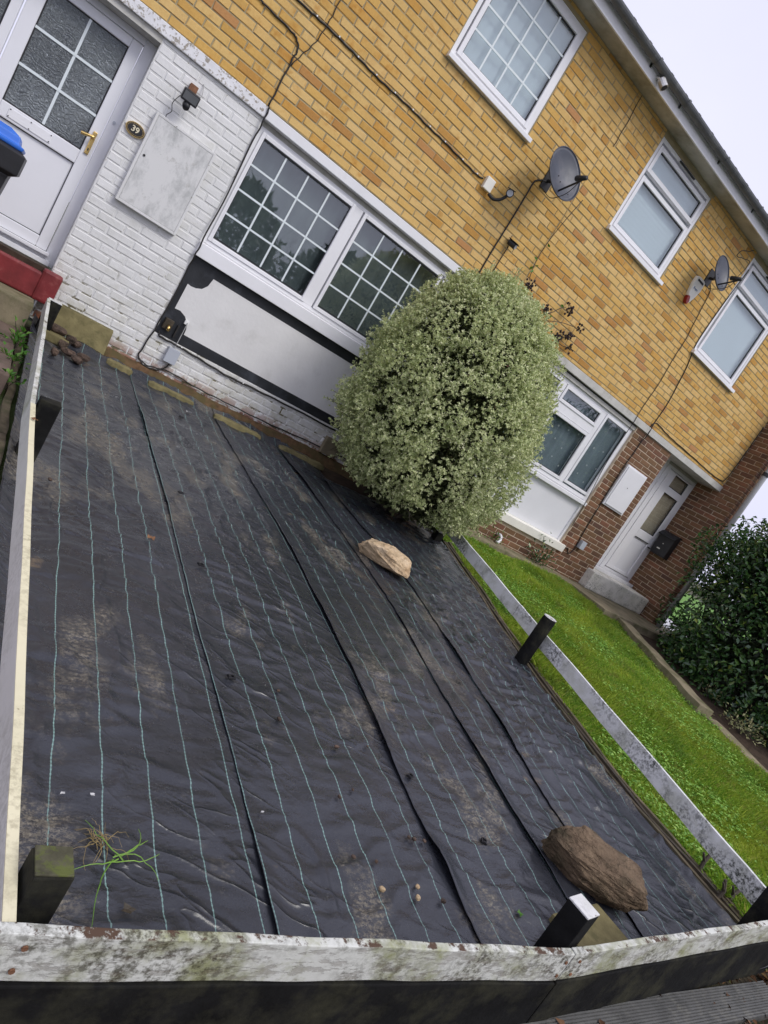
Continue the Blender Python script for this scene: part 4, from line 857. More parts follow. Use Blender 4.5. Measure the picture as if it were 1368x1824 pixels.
def fabric_h(x, y, seed=0):
    h = 0.020 * (fbm(x * 1.3, y * 1.1, 31, 3) - .5) + 0.011 * (fbm(x * 3.0 + 5, y * 5.0, 33, 3) - .5)
    r = 1 - np.abs(2 * fbm(x * 3.1 + 1.2 * fbm(x * 2, y * 2, 47, 2), y * 9.5 + 2.0 * fbm(x * 3, y * 2, 44, 2), 41, 3) - 1)
    h = h + 0.020 * np.clip(r - 0.70, 0, 1) / .30 * fbm(x * .9, y * .9, 52, 2)
    r2 = 1 - np.abs(2 * fbm(x * 8.0 + 2 * fbm(y * 2.2, x * 1.5, 61, 2), y * 3.0, 63, 2) - 1)
    h = h + 0.016 * np.clip(r2 - 0.8, 0, 1) / .2 * np.clip(fbm(x * 1.2 + 7, y * 1.2, 66, 2) - .35, 0, 1) * 2
    return h
sheet_labels = ['black fabric strip with green threads against the left fence', 'black fabric strip second from the left fence, running down from the grey junction box', 'black fabric strip in the middle of the garden, left of the tan rock', 'narrow black fabric strip running under the tan rock', 'black fabric strip along the right fence, under the brown rock']
TUFTS = []
for k in range(5):
    y0, y1 = (-0.20, -5.47); nyy = 420; nxx = 80
    if k == 3: y0 = -0.24
    if k == 4: y0 = -0.62
    yy = np.linspace(y0, y1, nyy)
    le = xat(SEAM[k], yy) + (0.003 * (fbm(yy * 9, yy * 0 + k, 3) - .5) + 0.010 * (fbm(yy * 1.7, yy * 0 + k * 3, 8) - .5) if k else 0)
    re = xat(SEAM[k + 1], yy) + (0.07 if k < 4 else 0.0) + (0.03 * (fbm(yy * 3.3, yy * 0, 21) - .5) if k == 4 else 0)
    U = np.linspace(0, 1, nxx) ** 1.0
    X = le[:, None] + (re - le)[:, None] * U[None, :]; Yg = np.repeat(yy[:, None], nxx, 1)
    wob = 0.010 * (fbm(X * 2.2, Yg * 3.2, 71 + k, 3) - .5) + 0.006 * (fbm(X * 5, Yg * 11, 75 + k, 2) - .5)
    d = X - le[:, None]
    calm = 1 - .75 * (np.exp(-(d / .09) ** 2) if k else 0) - .75 * (np.exp(-((re[:, None] - X - .06) / .10) ** 2) if k < 4 else 0)
    Z = np.array([gz(v) for v in yy])[:, None] + fabric_h(X, Yg) * calm + 0.0035 * k - 0.004
    if k:                                            # loose overlapping edge lifts here and there
        lift = 0.0025 + 0.050 * np.clip(fbm(yy * 1.5, yy * 0 + 5 * k, 81 + k, 2) - .52, 0, 1) + (0.02 * np.exp(-((yy + 4.97) / .12) ** 2) if k == 2 else 0)
        Z += lift[:, None] * np.exp(-(d / 0.045) ** 2)
        sag = np.exp(-((X - re[:, None] + 0.03) / .05) ** 2)
        Z -= 0.006 * (sag if k < 4 else 0)
    if k == 0:
        Z += 0.05 * np.clip(1 - d / 0.10, 0, 1) ** 1.5 * (0.6 + 0.8 * fbm(yy * 1.6, yy * 0, 91, 2))[:, None]
    if k == 4:
        e = re[:, None] - X; Z += 0.02 * np.clip(1 - e / .06, 0, 1)
    Z += 0.05 * np.clip((Yg + 0.34) / .14, 0, 1) * (0.3 + fbm(X * 6, Yg * 2, 95, 2)) * (1 if k < 4 else 0)
    Z += 0.035 * np.clip((-5.3 - Yg) / .15, 0, 1) * fbm(X * 5, Yg * 2, 96, 2)
    uu = np.repeat((d.mean(0))[None, :], nyy, 0) if k == 0 else d
    un = d if k else (X - le[:, None])
    verts = np.stack([X, Yg, Z], -1).reshape(-1, 3)
    idx = np.arange(nyy * nxx).reshape(nyy, nxx)
    faces = np.stack([idx[:-1, :-1], idx[1:, :-1], idx[1:, 1:], idx[:-1, 1:]], -1).reshape(-1, 4)
    me = bpy.data.meshes.new('weed_fabric'); me.from_pydata(verts.tolist(), [], faces.tolist())
    uvl = me.uv_layers.new(name='uv')
    off = {0: 0.0275, 1: 0.0, 2: 0.04, 3: 0.02, 4: 0.06}[k]
    UV = np.stack([un + wob + off, Yg], -1).reshape(-1, 2)
    li = np.zeros(len(me.loops), dtype=np.int64); me.loops.foreach_get('vertex_index', li)
    uvl.data.foreach_set('uv', UV[li].astype(np.float32).ravel())
    me.materials.append(MAT['fabric']); me.shade_smooth()
    o = link('weed_fabric', me); tag(o, sheet_labels[k], 'ground fabric', 'weed control fabric strips')
    md = o.modifiers.new('thickness', 'SOLIDIFY'); md.thickness = 0.0016; md.offset = -1
def fz(x, y): return gz(y) + float(fabric_h(np.array([x]), np.array([y]))[0]) + 0.004
# soil bed under the bush and along the wall
tag(MB().add([(-1.1, 0.02, -.03), (4.2, 0.02, -.02), (4.2, -0.6, -.07), (3.25, -1.25, -.12), (1.7, -0.9, -.10), (-1.1, -0.5, -.07)], [(0, 1, 2, 3, 4, 5)]).build('soil_bed', MAT['soil']), kind='structure')
# ================================================================== fences
def board(mb, a, b, h, th, n=14, wav=.003, seed=0, side=None):
    a, b = Vector(a), Vector(b); d = (b - a); u = Vector((d.x, d.y, 0)).normalized(); nn = Vector((-u.y, u.x, 0)); vs = []
    r = random.Random(seed); ph = r.uniform(0, 9)
    for i in range(n + 1):
        p = a + d * (i / n); z = wav * math.sin(i * .8 + ph) + r.uniform(-wav, wav) * .4; t = nn * (th / 2)
        for q, dz in ((-t, -h), (t, -h), (t, 0), (-t, 0)): vs.append(p + q + Vector((0, 0, dz + z)))
    fs = [(4 * i + k, 4 * i + (k + 1) % 4, 4 * i + 4 + (k + 1) % 4, 4 * i + 4 + k) for i in range(n) for k in range(4)] + [(0, 1, 2, 3), (4 * n + 3, 4 * n + 2, 4 * n + 1, 4 * n)]
    mb.add(vs, fs); return mb
def post(parent, c, sx, sy, z0, z1, yaw=0.0, top=None, lean=(0, 0), round_=False, rough=False):
    if round_:
        n = 18; pts = [(c[0] + lean[0] * f, c[1] + lean[1] * f, z0 + (z1 - z0) * f) for f in (0, .5, .97, 1)]
        MB().tube(pts, [sx, sx, sx, sx * .96], n).build('post', MAT['blackpost'], parent)
        if top: MB().tube([(c[0] + lean[0], c[1] + lean[1], z1 + .001), (c[0] + lean[0], c[1] + lean[1], z1 + .007)], [sx * .99, sx * .93], n).build('post_top', MAT[top], parent)
        return
    ca, sa = math.cos(yaw), math.sin(yaw)
    def q(dx, dy, z, f): return (c[0] + dx * ca - dy * sa + lean[0] * f, c[1] + dx * sa + dy * ca + lean[1] * f, z)
    vs = []
    for z, f in ((z0, 0), (z1, 1)): vs += [q(dx * sx, dy * sy, z + (random.uniform(-.006, .006) if rough and f else 0), f) for dx, dy in ((-1, -1), (1, -1), (1, 1), (-1, 1))]
    MB().add(vs, [(0, 1, 5, 4), (1, 2, 6, 5), (2, 3, 7, 6), (3, 0, 4, 7), (4, 5, 6, 7), (3, 2, 1, 0)]).build('post', MAT['blackpost'], parent, bevel=.004)
    if top:
        vs = [q(dx * sx * .99, dy * sy * .99, z, 1) for z in (z1 + .0015, z1 + .008) for dx, dy in ((-1, -1), (1, -1), (1, 1), (-1, 1))]
        MB().add(vs, [(0, 1, 5, 4), (1, 2, 6, 5), (2, 3, 7, 6), (3, 0, 4, 7), (4, 5, 6, 7), (3, 2, 1, 0)]).build('post_top', MAT[top], parent, bevel=.002)
# front fence
ff = empty('knee_rail_fence', (0.6, -5.48, -.48), 'low front fence with flaking white top rail over black boards', 'fence', 'low rail fences around the garden')
FR = [(-1.06, -5.447, -.125), (.665, -5.505, -.187), (2.62, -5.45, -.128)]
mb = board(MB(), FR[0], FR[1], .112, .024, 30, .002, 1); mb.build('rail', MAT['rail_front'], ff, bevel=.003)
mb = board(MB(), (FR[1][0] + .004, FR[1][1], FR[1][2]), FR[2], .112, .024, 30, .002, 2); mb.build('rail', MAT['rail_front'], ff, bevel=.003)
def dn(p, dy, dz): return (p[0], p[1] + dy, p[2] + dz)
for a, b in ((dn(FR[0], .008, -.118), dn(FR[1], .008, -.118)), (dn((FR[1][0] + .005, FR[1][1], FR[1][2]), .008, -.118), dn(FR[2], .008, -.118))):
    board(MB(), a, b, .23, .05, 20, .002, 3).build('gravel_board', MAT['blackpost'], ff, bevel=.004)
post(ff, (.70, -5.438, 0), .043, .041, -.6, -.083, math.radians(10), 'post_top')
post(ff, (-.968, -5.345, 0), .038, .036, -.6, -.085, math.radians(3), None)
post(ff, (2.36, -5.395, 0), .05, .05, -.6, .02, 0, 'post_top')
for x_, y_, zt in ((-.99, -5.4622, -.125), (.645, -5.5165, -.19), (.72, -5.5160, -.19), (2.35, -5.470, -.14)):
    for dz in (.03, .085): MB().tube([(x_, y_, zt - dz), (x_, y_ - .0035, zt - dz)], .006, 8).build('nail', MAT['rust'], ff)
# moss and paint flecks on the left corner post
MAT['mosstop'] = simple('mossy_post_top', (0.075, 0.072, 0.045), .9, .4, 30, .8, 60, .2, ((.10, .12, .03), 26, .5, .6, .8))
MB().box(-1.004, -.932, -5.379, -5.311, -.0838, -.079).build('post_top', MAT['mosstop'], ff, bevel=.002)
# left fence
lf = empty('knee_rail_fence', (-1.06, -2.8, -.24), 'low left fence with narrow cream and white rail beside the path', 'fence', 'low rail fences around the garden')
board(MB(), (-1.055, -.36, .262), (-1.082, -2.80, .062), .112, .024, 24, .003, 5).build('rail', MAT['rail_left'], lf, bevel=.003)
board(MB(), (-1.082, -2.806, .062), (-1.026, -5.43, -.135), .112, .024, 30, .002, 6).build('rail', MAT['rail_cream'], lf, bevel=.003)
board(MB(), (-1.082, -2.806, .0655), (-1.026, -5.43, -.1315), .003, .0238, 30, .002, 6).build('rail_edge', MAT['cream_top'], lf)
post(lf, (-1.005, -2.72, 0), .05, .04, -.5, .095, math.radians(2), None, rough=True)
post(lf, (-1.005, -.33, 0), .05, .04, -.3, .255, math.radians(2), 'post_top')
# right fence
rf_ = empty('knee_rail_fence', (2.75, -3.1, -.27), 'low right fence with mildewed white rail between fabric and lawn', 'fence', 'low rail fences around the garden')
RR = [(3.13, -.62, .235), (2.80, -2.99, .045), (2.60, -5.36, -.155)]
board(MB(), RR[0], (2.845, -2.70, .069), .118, .024, 20, .002, 7).build('rail', MAT['rail_right'], rf_, bevel=.003)
board(MB(), (2.843, -2.705, .069), RR[2], .118, .024, 24, .002, 8).build('rail', MAT['rail_right'], rf_, bevel=.003)
post(rf_, (2.70, -3.13, 0), .055, .055, -.5, .175, 0, 'post_top', lean=(0, -.01), round_=True)
post(rf_, (3.09, -1.02, 0), .05, .04, -.4, .03, .1, 'post_top')
# timber edging of the lawn
t = empty('lawn_edging', (2.9, -3.0, -.3), 'dark wet timber strips edging the lawn along the right fence', 'edging')
ED = [(3.22, -.98), (3.02, -1.9), (2.86, -2.55), (2.755, -3.1), (2.665, -3.7), (2.60, -4.4), (2.645, -4.9), (2.70, -5.36)]
for off, dz, m_ in ((-.015, .022, 'darkwood'), (.022, .034, 'oldwood'), (.058, .042, 'darkwood'), (.094, .050, 'oldwood')):
    mb = MB(); P = poly_smooth([(x + off, y, 0) for x, y in ED], 5); vs = []; n = len(P) - 1
    for i, p in enumerate(P):
        z = gz(p.y) + dz + .004 * math.sin(i * .9 + off * 90)
        vs += [(p.x - .015, p.y, z - .12), (p.x + .015, p.y, z - .12), (p.x + .015, p.y, z), (p.x - .015, p.y, z)]
    mb.add(vs, [(4 * i + k, 4 * i + (k + 1) % 4, 4 * i + 4 + (k + 1) % 4, 4 * i + 4 + k) for i in range(n) for k in range(4)] + [(0, 1, 2, 3), (4 * n + 3, 4 * n + 2, 4 * n + 1, 4 * n)])
    mb.build('board', MAT[m_], t)
# grooved board lying outside the front fence
t = empty('deck_board', (1.2, -5.56, -.5), 'grey grooved decking board lying on the ground outside the front fence', 'board')
mb = MB(); g = 13; x0, x1 = -.05, 2.55
prof = []
W_ = .145
for i in range(g):
    a = W_ * i / g; prof += [(a, 0.0), (a + W_ / g * .55, 0.0), (a + W_ / g * .6, -.005), (a + W_ / g * .95, -.005)]
prof += [(W_, 0.0), (W_, -.028), (0.0, -.028)]
n = len(prof); mb.add([(x0, -5.485 - a, -.478 + z) for a, z in prof] + [(x1, -5.50 - a, -.478 + z) for a, z in prof], [tuple(range(n)), tuple(range(2 * n - 1, n - 1, -1))] + [(i, (i + 1) % n, (i + 1) % n + n, i + n) for i in range(n)])
MAT['deck'] = simple('weathered_decking', (0.10, 0.10, 0.095), .6, .3, 8, .3, 50, .35, ((.19, .185, .16), 18, .52, .66, .5))
mb.build('plank', MAT['deck'], t)
# ================================================================== rocks and stones
def rock(name, c, size, yaw, mat, label, seed, cuts=7, cat='rock', group=None, sub=4, rough=.18, tilt=0.0, sink=.1):
    bm = bmesh.new(); bmesh.ops.create_icosphere(bm, subdivisions=sub, radius=1.0); r = random.Random(seed)
    planes = []
    for i in range(cuts):
        v = Vector((r.gauss(0, 1), r.gauss(0, 1), r.gauss(0, .8))).normalized(); planes.append((v, r.uniform(.62, .86)))
    planes.append((Vector((.1, -.1, 1)).normalized(), .62))
    for v in bm.verts:
        p = v.co.copy()
        for nn, d in planes:
            e = p.dot(nn) - d
            if e > 0: p -= nn * e * .985
        nz_ = noise3((p.x * 1.6 + seed, p.y * 1.6, p.z * 1.6), seed) - .5; nf = noise3((p.x * 5 + seed, p.y * 5, p.z * 5), seed + 3) - .5; ng = abs(noise3((p.x * 11 + seed, p.y * 14, p.z * 11), seed + 5) - .5)
        p *= 1 + rough * 1.6 * nz_ + rough * 1.1 * nf - rough * 1.3 * ng
        v.co = p
    M_ = Matrix.Translation(c) @ Matrix.Rotation(yaw, 4, 'Z') @ Matrix.Rotation(tilt, 4, 'Y') @ Matrix.Diagonal((*size, 1))
    zmin = min((M_ @ v.co).z for v in bm.verts); M_ = Matrix.Translation((0, 0, c[2] - zmin - size[2] * sink)) @ M_
    me = bpy.data.meshes.new(name); bm.transform(M_); bm.to_mesh(me); bm.free(); me.materials.append(MAT[mat])
    if sub > 3: me.shade_smooth()
    o = link(name, me); tag(o, label, cat, group); return o
def block_rock(name, c, size, yaw, mat, label, seed, n=15, amp=.05):
    r_ = random.Random(seed); bm = bmesh.new()
    for i in range(n):
        v = Vector((r_.gauss(0, 1), r_.gauss(0, 1), r_.gauss(0, 1))).normalized(); v = Vector((math.copysign(abs(v.x) ** .7, v.x), math.copysign(abs(v.y) ** .75, v.y), math.copysign(abs(v.z) ** .7, v.z)))
        bm.verts.new(v)
    res = bmesh.ops.convex_hull(bm, input=bm.verts); bmesh.ops.delete(bm, geom=[g_ for g_ in res['geom_interior'] if isinstance(g_, bmesh.types.BMVert)], context='VERTS')
    bmesh.ops.bevel(bm, geom=list(bm.edges), offset=.06, segments=2, profile=.5, affect='EDGES', clamp_overlap=True)
    bmesh.ops.triangulate(bm, faces=bm.faces)
    for k in range(3): bmesh.ops.subdivide_edges(bm, edges=[e for e in bm.edges if e.calc_length() > .11], cuts=1, use_grid_fill=True); bmesh.ops.triangulate(bm, faces=bm.faces)
    bm.normal_update()
    for v in bm.verts:
        p = v.co; a_ = noise3((p.x * 2.2 + seed, p.y * 2.2, p.z * 2.2), seed) - .5; b_ = noise3((p.x * 6, p.y * 6 + seed, p.z * 9), seed + 2) - .5; e_ = abs(noise3((p.x * 3, p.y * 4 + seed, p.z * 10), seed + 7) - .5)
        v.co = p + v.normal * (amp * 3 * a_ + amp * 1.6 * b_ - amp * 2.2 * e_)
    M_ = Matrix.Translation(c) @ Matrix.Rotation(yaw, 4, 'Z') @ Matrix.Diagonal((*size, 1)); zm = min((M_ @ v.co).z for v in bm.verts)
    bm.transform(Matrix.Translation((0, 0, c[2] - zm - size[2] * .12)) @ M_)
    me = bpy.data.meshes.new(name); bm.to_mesh(me); bm.free(); me.materials.append(MAT[mat]); return tag(link(name, me), label, 'rock')
block_rock('rock', (1.66, -2.29, gz(-2.29)), (.25, .15, .105), math.radians(-40), 'stone_tan', 'flat angular tan limestone rock lying on the fabric', 5, 26, .075)
block_rock('rock', (1.505, -5.035, gz(-5.035)), (.258, .110, .122), math.radians(-45), 'stone_brown', 'large brown rock beside the front middle post', 14, 24, .08)
pile = [(-.90, -.30, .075, .05), (-.84, -.50, .06, .04), (-.80, -.62, .062, .035), (-.74, -.30, .055, .035), (-.73, -.72, .075, .032), (-.68, -.56, .055, .035), (-.90, -.80, .05, .035), (-.80, -.40, .045, .05)]
pl_lab = ['bumpy dark stone at the top left of the small pile by the slab', 'reddish broken stone in the middle of the small pile', 'flat grey stone at the front of the small pile', 'small dark stone against the leaning slab', 'long reddish stone pointing forward from the pile', 'rounded reddish stone at the right of the small pile', 'small flat stone lying left of the pile', 'brown stone tucked under the top of the pile']
for i, (x, y, a, h) in enumerate(pile):
    rock('stone', (x, y, gz(y) + .012 + (.03 if i in (0, 7) else 0)), (a, a * .62, h), i * 1.3 if i != 4 else -1.1, 'stone_dark', pl_lab[i], 40 + i, 5, 'stone', 'stones piled by the leaning slab', 3, .2)
# leaning slab and edging blocks along the wall foot
t = MB(); t.obox((-.955, -.16, -.03), (.47, .03, -.005), (0, .05, .012), (.0, .085, .25)); tag(t.build('paving_slab', MAT['moss'], None, bevel=.008), 'mossy concrete slab leaning against white brick', 'slab')
t = MB(); t.obox((-1.02, -.42, -.04), (.22, -.02, 0), (0, .13, .0), (0, 0, .07)); tag(t.build('edging_block', MAT['moss'], None, bevel=.01), 'mossy block half under the stone pile by the left fence', 'block', 'mossy blocks holding the fabric')
for i, (x0, x1, y, lab) in enumerate(((-.47, -.24, -.27, 'short mossy block nearest the leaning slab'), (-.10, .34, -.33, 'long mossy block below the grey junction box'), (.55, 1.06, -.36, 'long mossy block below the middle of the painted panel'), (1.28, 1.84, -.35, 'long mossy block nearest the bush'))):
    z = gz(y) - .005; mb = MB(); n = 10; vs = []
    for j in range(n + 1):
        x = x0 + (x1 - x0) * j / n; e = .02 if j in (0, n) else 0; wv = .006 * math.sin(j * 1.9 + i)
        vs += [(x, y - .045 + e + wv, z), (x, y + .055 - e, z), (x, y + .05 - e, z + .055 - e * .6 + wv * .4), (x, y - .035 + e + wv, z + .05 - e * .6)]
    mb.add(vs, [(4 * j + k, 4 * j + (k + 1) % 4, 4 * j + 4 + (k + 1) % 4, 4 * j + 4 + k) for j in range(n) for k in range(4)] + [(0, 1, 2, 3), (4 * n + 3, 4 * n + 2, 4 * n + 1, 4 * n)])
    tag(mb.build('edging_block', MAT['moss'], None, bevel=.008), lab, 'block', 'mossy blocks holding the fabric')
# concrete block behind the middle post
t = MB(); t.obox((1.12, -5.40, -.47), (.38, .05, 0), (-.05, .20, .01), (0, 0, .065)); tag(t.build('concrete_block', MAT['moss'], None, bevel=.01), 'olive concrete block between the brown rock and the front rail', 'block')
# ================================================================== neighbour's path, kerbs, lawn
MB_ = MB(); MB_.box(3.3, 6.3, -.36, .012, -.2, .055); tag(MB_.build('wall_apron', MAT['concrete'], None, bevel=.012), kind='structure')
MB_ = MB(); MB_.box(6.302, 9.4, -1.02, .5, -.3, .045); tag(MB_.build('door_landing', MAT['concrete'], None, bevel=.012), kind='structure')
def kerb(a, b, w_, h, name, label):
    mb = MB(); a, b = Vector(a), Vector(b); d = b - a; u = Vector((d.x, d.y, 0)).normalized(); nn = Vector((-u.y, u.x, 0)) * w_; n = 18; vs = []
    for i in range(n + 1):
        p = a + d * (i / n); z = gz(p.y) + h + .006 * math.sin(i * 1.1); q = .008 * math.sin(i * 2.3)
        vs += [(p.x + q, p.y, z - .4), (p.x + nn.x, p.y + nn.y, z - .4), (p.x + nn.x, p.y + nn.y, z), (p.x + q, p.y, z)]
    mb.add(vs, [(4 * i + k, 4 * i + (k + 1) % 4, 4 * i + 4 + (k + 1) % 4, 4 * i + 4 + k) for i in range(n) for k in range(4)] + [(0, 1, 2, 3), (4 * n + 3, 4 * n + 2, 4 * n + 1, 4 * n)])
    return tag(mb.build(name, MAT['concrete'], None, bevel=.012), label, 'kerb', 'stepped concrete kerbs')
kerb((6.60, -1.05, 0), (5.98, -2.90, 0), .22, .12, 'kerb', 'upper concrete kerb between lawn and dark hedge')
kerb((6.10, -2.94, 0), (5.80, -5.8, 0), .26, .045, 'kerb', 'lower concrete kerb at the right edge of the lawn')
tag(MB().add([(6.5, -1.0, -.06), (12, -.95, -.03), (12, -6.5, -.46), (5.9, -6.5, -.46), (6.05, -3.0, -.24)], [(0, 1, 2, 3, 4)]).build('hedge_bed', MAT['soil']), kind='structure')
sheet('back_path', MAT['paving'], [(9.0, -.2, .02), (11.0, -.2, .02), (11.9, 1.6, .02), (9.0, 1.6, .02)])
def m_lawn():
    t = T('lawn_soil_green'); c = t.mix(t.noise(3, 5), (0.045, 0.075, 0.014), (0.085, 0.13, 0.022)); return t.fin(c, .9, t.bump(t.noise(50, 4), .6, .01), .2)
MAT['lawnbase'] = m_lawn()
def m_leaf(name, stops, rough=.5, trans=.25, spec=.4, patch=None):
    t = T(name); r = t.n('NewGeometry').outputs['Random Per Island']
    c = t.ramp(r, stops)
    big = t.noise(1.3, 4); c = t.mix(t.step(big, .35, .7, 0, .5), c, (0.90, 0.95, 0.74), 'MULTIPLY')
    if patch:
        for (ps, lo, hi, amt, pc) in patch: c = t.mix(t.math('MULTIPLY', t.step(t.noise(ps, 4, .6), lo, hi), amt), c, pc)
    p = t.p; t.set(p.inputs['Base Color'], c); p.inputs['Roughness'].default_value = rough; t.set(p.inputs['Specular IOR Level'], spec)
    if trans:
        tl = t.n('BsdfTranslucent', {'Color': c}); ms = t.n('MixShader', {0: trans, 1: p.outputs[0], 2: tl.outputs[0]}); t.nt.links.new(ms.outputs[0], t.out.inputs['Surface'])
    return t.m
MAT['grass'] = m_leaf('grass_blade', [(0, (.18, .33, .034)), (.35, (.26, .45, .046)), (.65, (.36, .55, .060)), (.86, (.48, .60, .085)), (1, (.52, .48, .15))], .5, .38, .35, [(1.1, .46, .64, .6, (.56, .62, .08)), (1.7, .54, .68, .5, (.10, .24, .04)), (3.1, .60, .70, .55, (.30, .24, .09))])
MAT['clover'] = m_leaf('broad_weed_leaf', [(0, (.16, .33, .055)), (.5, (.25, .46, .075)), (1, (.38, .56, .12))], .45, .3, .35)
MAT['shrubleaf'] = m_leaf('variegated_leaf', [(0, (.30, .365, .16)), (.25, (.46, .53, .25)), (.5, (.61, .665, .35)), (.75, (.75, .775, .45)), (1, (.90, .89, .62))], .45, .32, .4)
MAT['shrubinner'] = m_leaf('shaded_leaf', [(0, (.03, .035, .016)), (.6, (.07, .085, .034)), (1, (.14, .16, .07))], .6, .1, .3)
MAT['laurel'] = m_leaf('glossy_hedge_leaf', [(0, (.022, .060, .020)), (.4, (.036, .098, .028)), (.75, (.060, .145, .038)), (.93, (.11, .22, .05)), (1, (.30, .36, .07))], .27, .15, .7)
MAT['treeleaf'] = m_leaf('evergreen_leaf', [(0, (.015, .03, .012)), (.6, (.03, .05, .02)), (1, (.05, .075, .03))], .5, .1, .4)
MAT['weed'] = m_leaf('young_weed_leaf', [(0, (.05, .16, .02)), (.6, (.09, .24, .03)), (1, (.16, .30, .05))], .45, .3, .4)
MAT['varieg2'] = m_leaf('cream_edged_leaf', [(0, (.10, .14, .05)), (.5, (.40, .40, .20)), (1, (.62, .58, .33))], .45, .2, .4)
def unit(v): return v / np.maximum(np.linalg.norm(v, axis=1, keepdims=True), 1e-9)
def leaves_mesh(name, P, D, Nn, L, Wd, mat, parent=None, fold=.25, curl=.15, shape=.45):
    """diamond leaves with a folded midrib: P base, D direction, Nn leaf normal"""
    n = len(P); D = unit(D); S = unit(np.cross(D, Nn)); Nn = unit(np.cross(S, D)); L = np.asarray(L).reshape(-1, 1); Wd = np.asarray(Wd).reshape(-1, 1)
    mid = P + D * L * shape
    v0 = P; v1 = mid + S * Wd * .5 + Nn * Wd * fold; v2 = P + D * L - Nn * L * curl; v3 = mid - S * Wd * .5 + Nn * Wd * fold
    V = np.stack([v0, v1, v2, v3], 1).reshape(-1, 3)
    b = np.arange(n) * 4
    F = np.concatenate([np.stack([b, b + 2, b + 1], 1), np.stack([b, b + 3, b + 2], 1)], 0)
    me = bpy.data.meshes.new(name); me.vertices.add(len(V)); me.vertices.foreach_set('co', V.astype(np.float32).ravel())
    me.loops.add(F.size); me.loops.foreach_set('vertex_index', F.astype(np.int32).ravel())
    me.polygons.add(len(F)); me.polygons.foreach_set('loop_start', (np.arange(len(F)) * 3).astype(np.int32)); me.polygons.foreach_set('loop_total', np.full(len(F), 3, np.int32))
    me.update(calc_edges=True); me.validate(); me.materials.append(mat)
    return link(name, me, parent)
def rdir(n, r=RNG): return unit(r.normal(size=(n, 3)))
# ---- lawn surface
LX0 = lambda y: np.interp(-np.asarray(y), [.36, .98, 1.9, 2.55, 3.1, 3.7, 4.4, 4.9, 5.36, 6.0], [3.32, 3.36, 3.16, 3.00, 2.895, 2.80, 2.735, 2.78, 2.835, 2.86])
LX1 = lambda y: np.interp(-np.asarray(y), [.36, 1.02, 1.05, 2.90, 2.94, 5.8], [6.31, 6.4, 6.62, 6.0, 6.13, 5.82])
def lawn_z(x, y): return np.where(y < 0, SLOPE * np.maximum(y, -5.6), 0) + .012 + .03 * (fbm(x * .9, y * .9, 7, 3) - .5) + .02 * np.clip((x - 4) / 2, 0, 1) * np.clip((y + 1.5), 0, 1) - .0
yy = np.linspace(-.345, -5.62, 60); U = np.linspace(0, 1, 40); Xg = LX0(yy)[:, None] + (LX1(yy) - LX0(yy))[:, None] * U; Yg = np.repeat(yy[:, None], 40, 1); Zg = lawn_z(Xg, Yg)
idx = np.arange(60 * 40).reshape(60, 40)
me = bpy.data.meshes.new('lawn'); me.from_pydata(np.stack([Xg, Yg, Zg], -1).reshape(-1, 3).tolist(), [], np.stack([idx[:-1, :-1], idx[1:, :-1], idx[1:, 1:], idx[:-1, 1:]], -1).reshape(-1, 4).tolist())
me.materials.append(MAT['lawnbase']); me.shade_smooth(); tag(link('lawn', me), kind='structure')
def grass(N, seed, length, area_fn, name, mat):
    r = np.random.default_rng(seed); x, y = area_fn(r, N); z = lawn_z(x, y)
    dens = fbm(x * 1.7, y * 1.7, 12, 3); L = length * (0.25 + 1.6 * dens ** 1.4) * r.uniform(.6, 1.35, len(x)); a = r.uniform(0, 2 * np.pi, len(x)); lean = r.uniform(.15, .95, len(x))
    tend = fbm(x * .8, y * .8, 17, 2) * 6.28
    D = np.stack([np.cos(a) * lean + .35 * np.cos(tend), np.sin(a) * lean + .35 * np.sin(tend), np.ones(len(x))], 1)
    Nn = np.stack([-np.cos(a), -np.sin(a), .4 * np.ones(len(x))], 1)
    return leaves_mesh(name, np.stack([x, y, z - .004], 1), D, Nn, L, r.uniform(.0035, .007, len(x)) * (1 + L * 4), mat, None, .1, .28, .4)
def lawn_area(r, N):
    y = -r.uniform(.35, 5.62, N); u = r.uniform(0, 1, N); x = LX0(y) - .02 + (LX1(y) - LX0(y) + .03) * u
    return x, y
tag(grass(170000, 21, .068, lawn_area, 'grass', MAT['grass']), 'bright green lawn grass beyond the right fence', 'grass', kind='stuff')
r = np.random.default_rng(5); N = 34000; x, y = lawn_area(r, N); keep = fbm(x * 2.3 + .7 * y, y * 2.1 - .5 * x, 23, 4) + r.normal(0, .09, N) > .56; x, y = x[keep], y[keep]; n = len(x)
a = r.uniform(0, 6.28, n); D = np.stack([np.cos(a), np.sin(a), r.uniform(-.1, .5, n)], 1); Nn = np.stack([r.normal(0, .3, n), r.normal(0, .3, n), np.ones(n)], 1)
tag(leaves_mesh('lawn_weeds', np.stack([x, y, lawn_z(x, y) + r.uniform(.02, .06, n)], 1), D, Nn, r.uniform(.018, .045, n), r.uniform(.011, .022, n), MAT['clover'], None, .15, .2, .5), 'small broad leaved weeds through the lawn', 'weeds', kind='stuff')
# tufts along the edging and the kerbs
def edge_area(r, N):
    k = r.integers(0, 3, N); y = -r.uniform(.4, 5.5, N); x = np.where(k < 2, LX0(y) + r.normal(.02, .02, N), LX1(y) + r.normal(-.02, .02, N)); return x, y
tag(grass(9000, 33, .075, edge_area, 'edge_grass', MAT['grass']), 'longer grass along the lawn edging', 'grass', kind='stuff')
# back lawn behind the house corner
tag(MB().add([(8.9, 1.6, .0), (40, 1.6, .0), (40, 40, .0), (8.9, 40, .0)], [(0, 1, 2, 3)]).build('back_lawn', simple('far_lawn', (.10, .22, .025), .9, .3, 5, .5)), kind='structure')
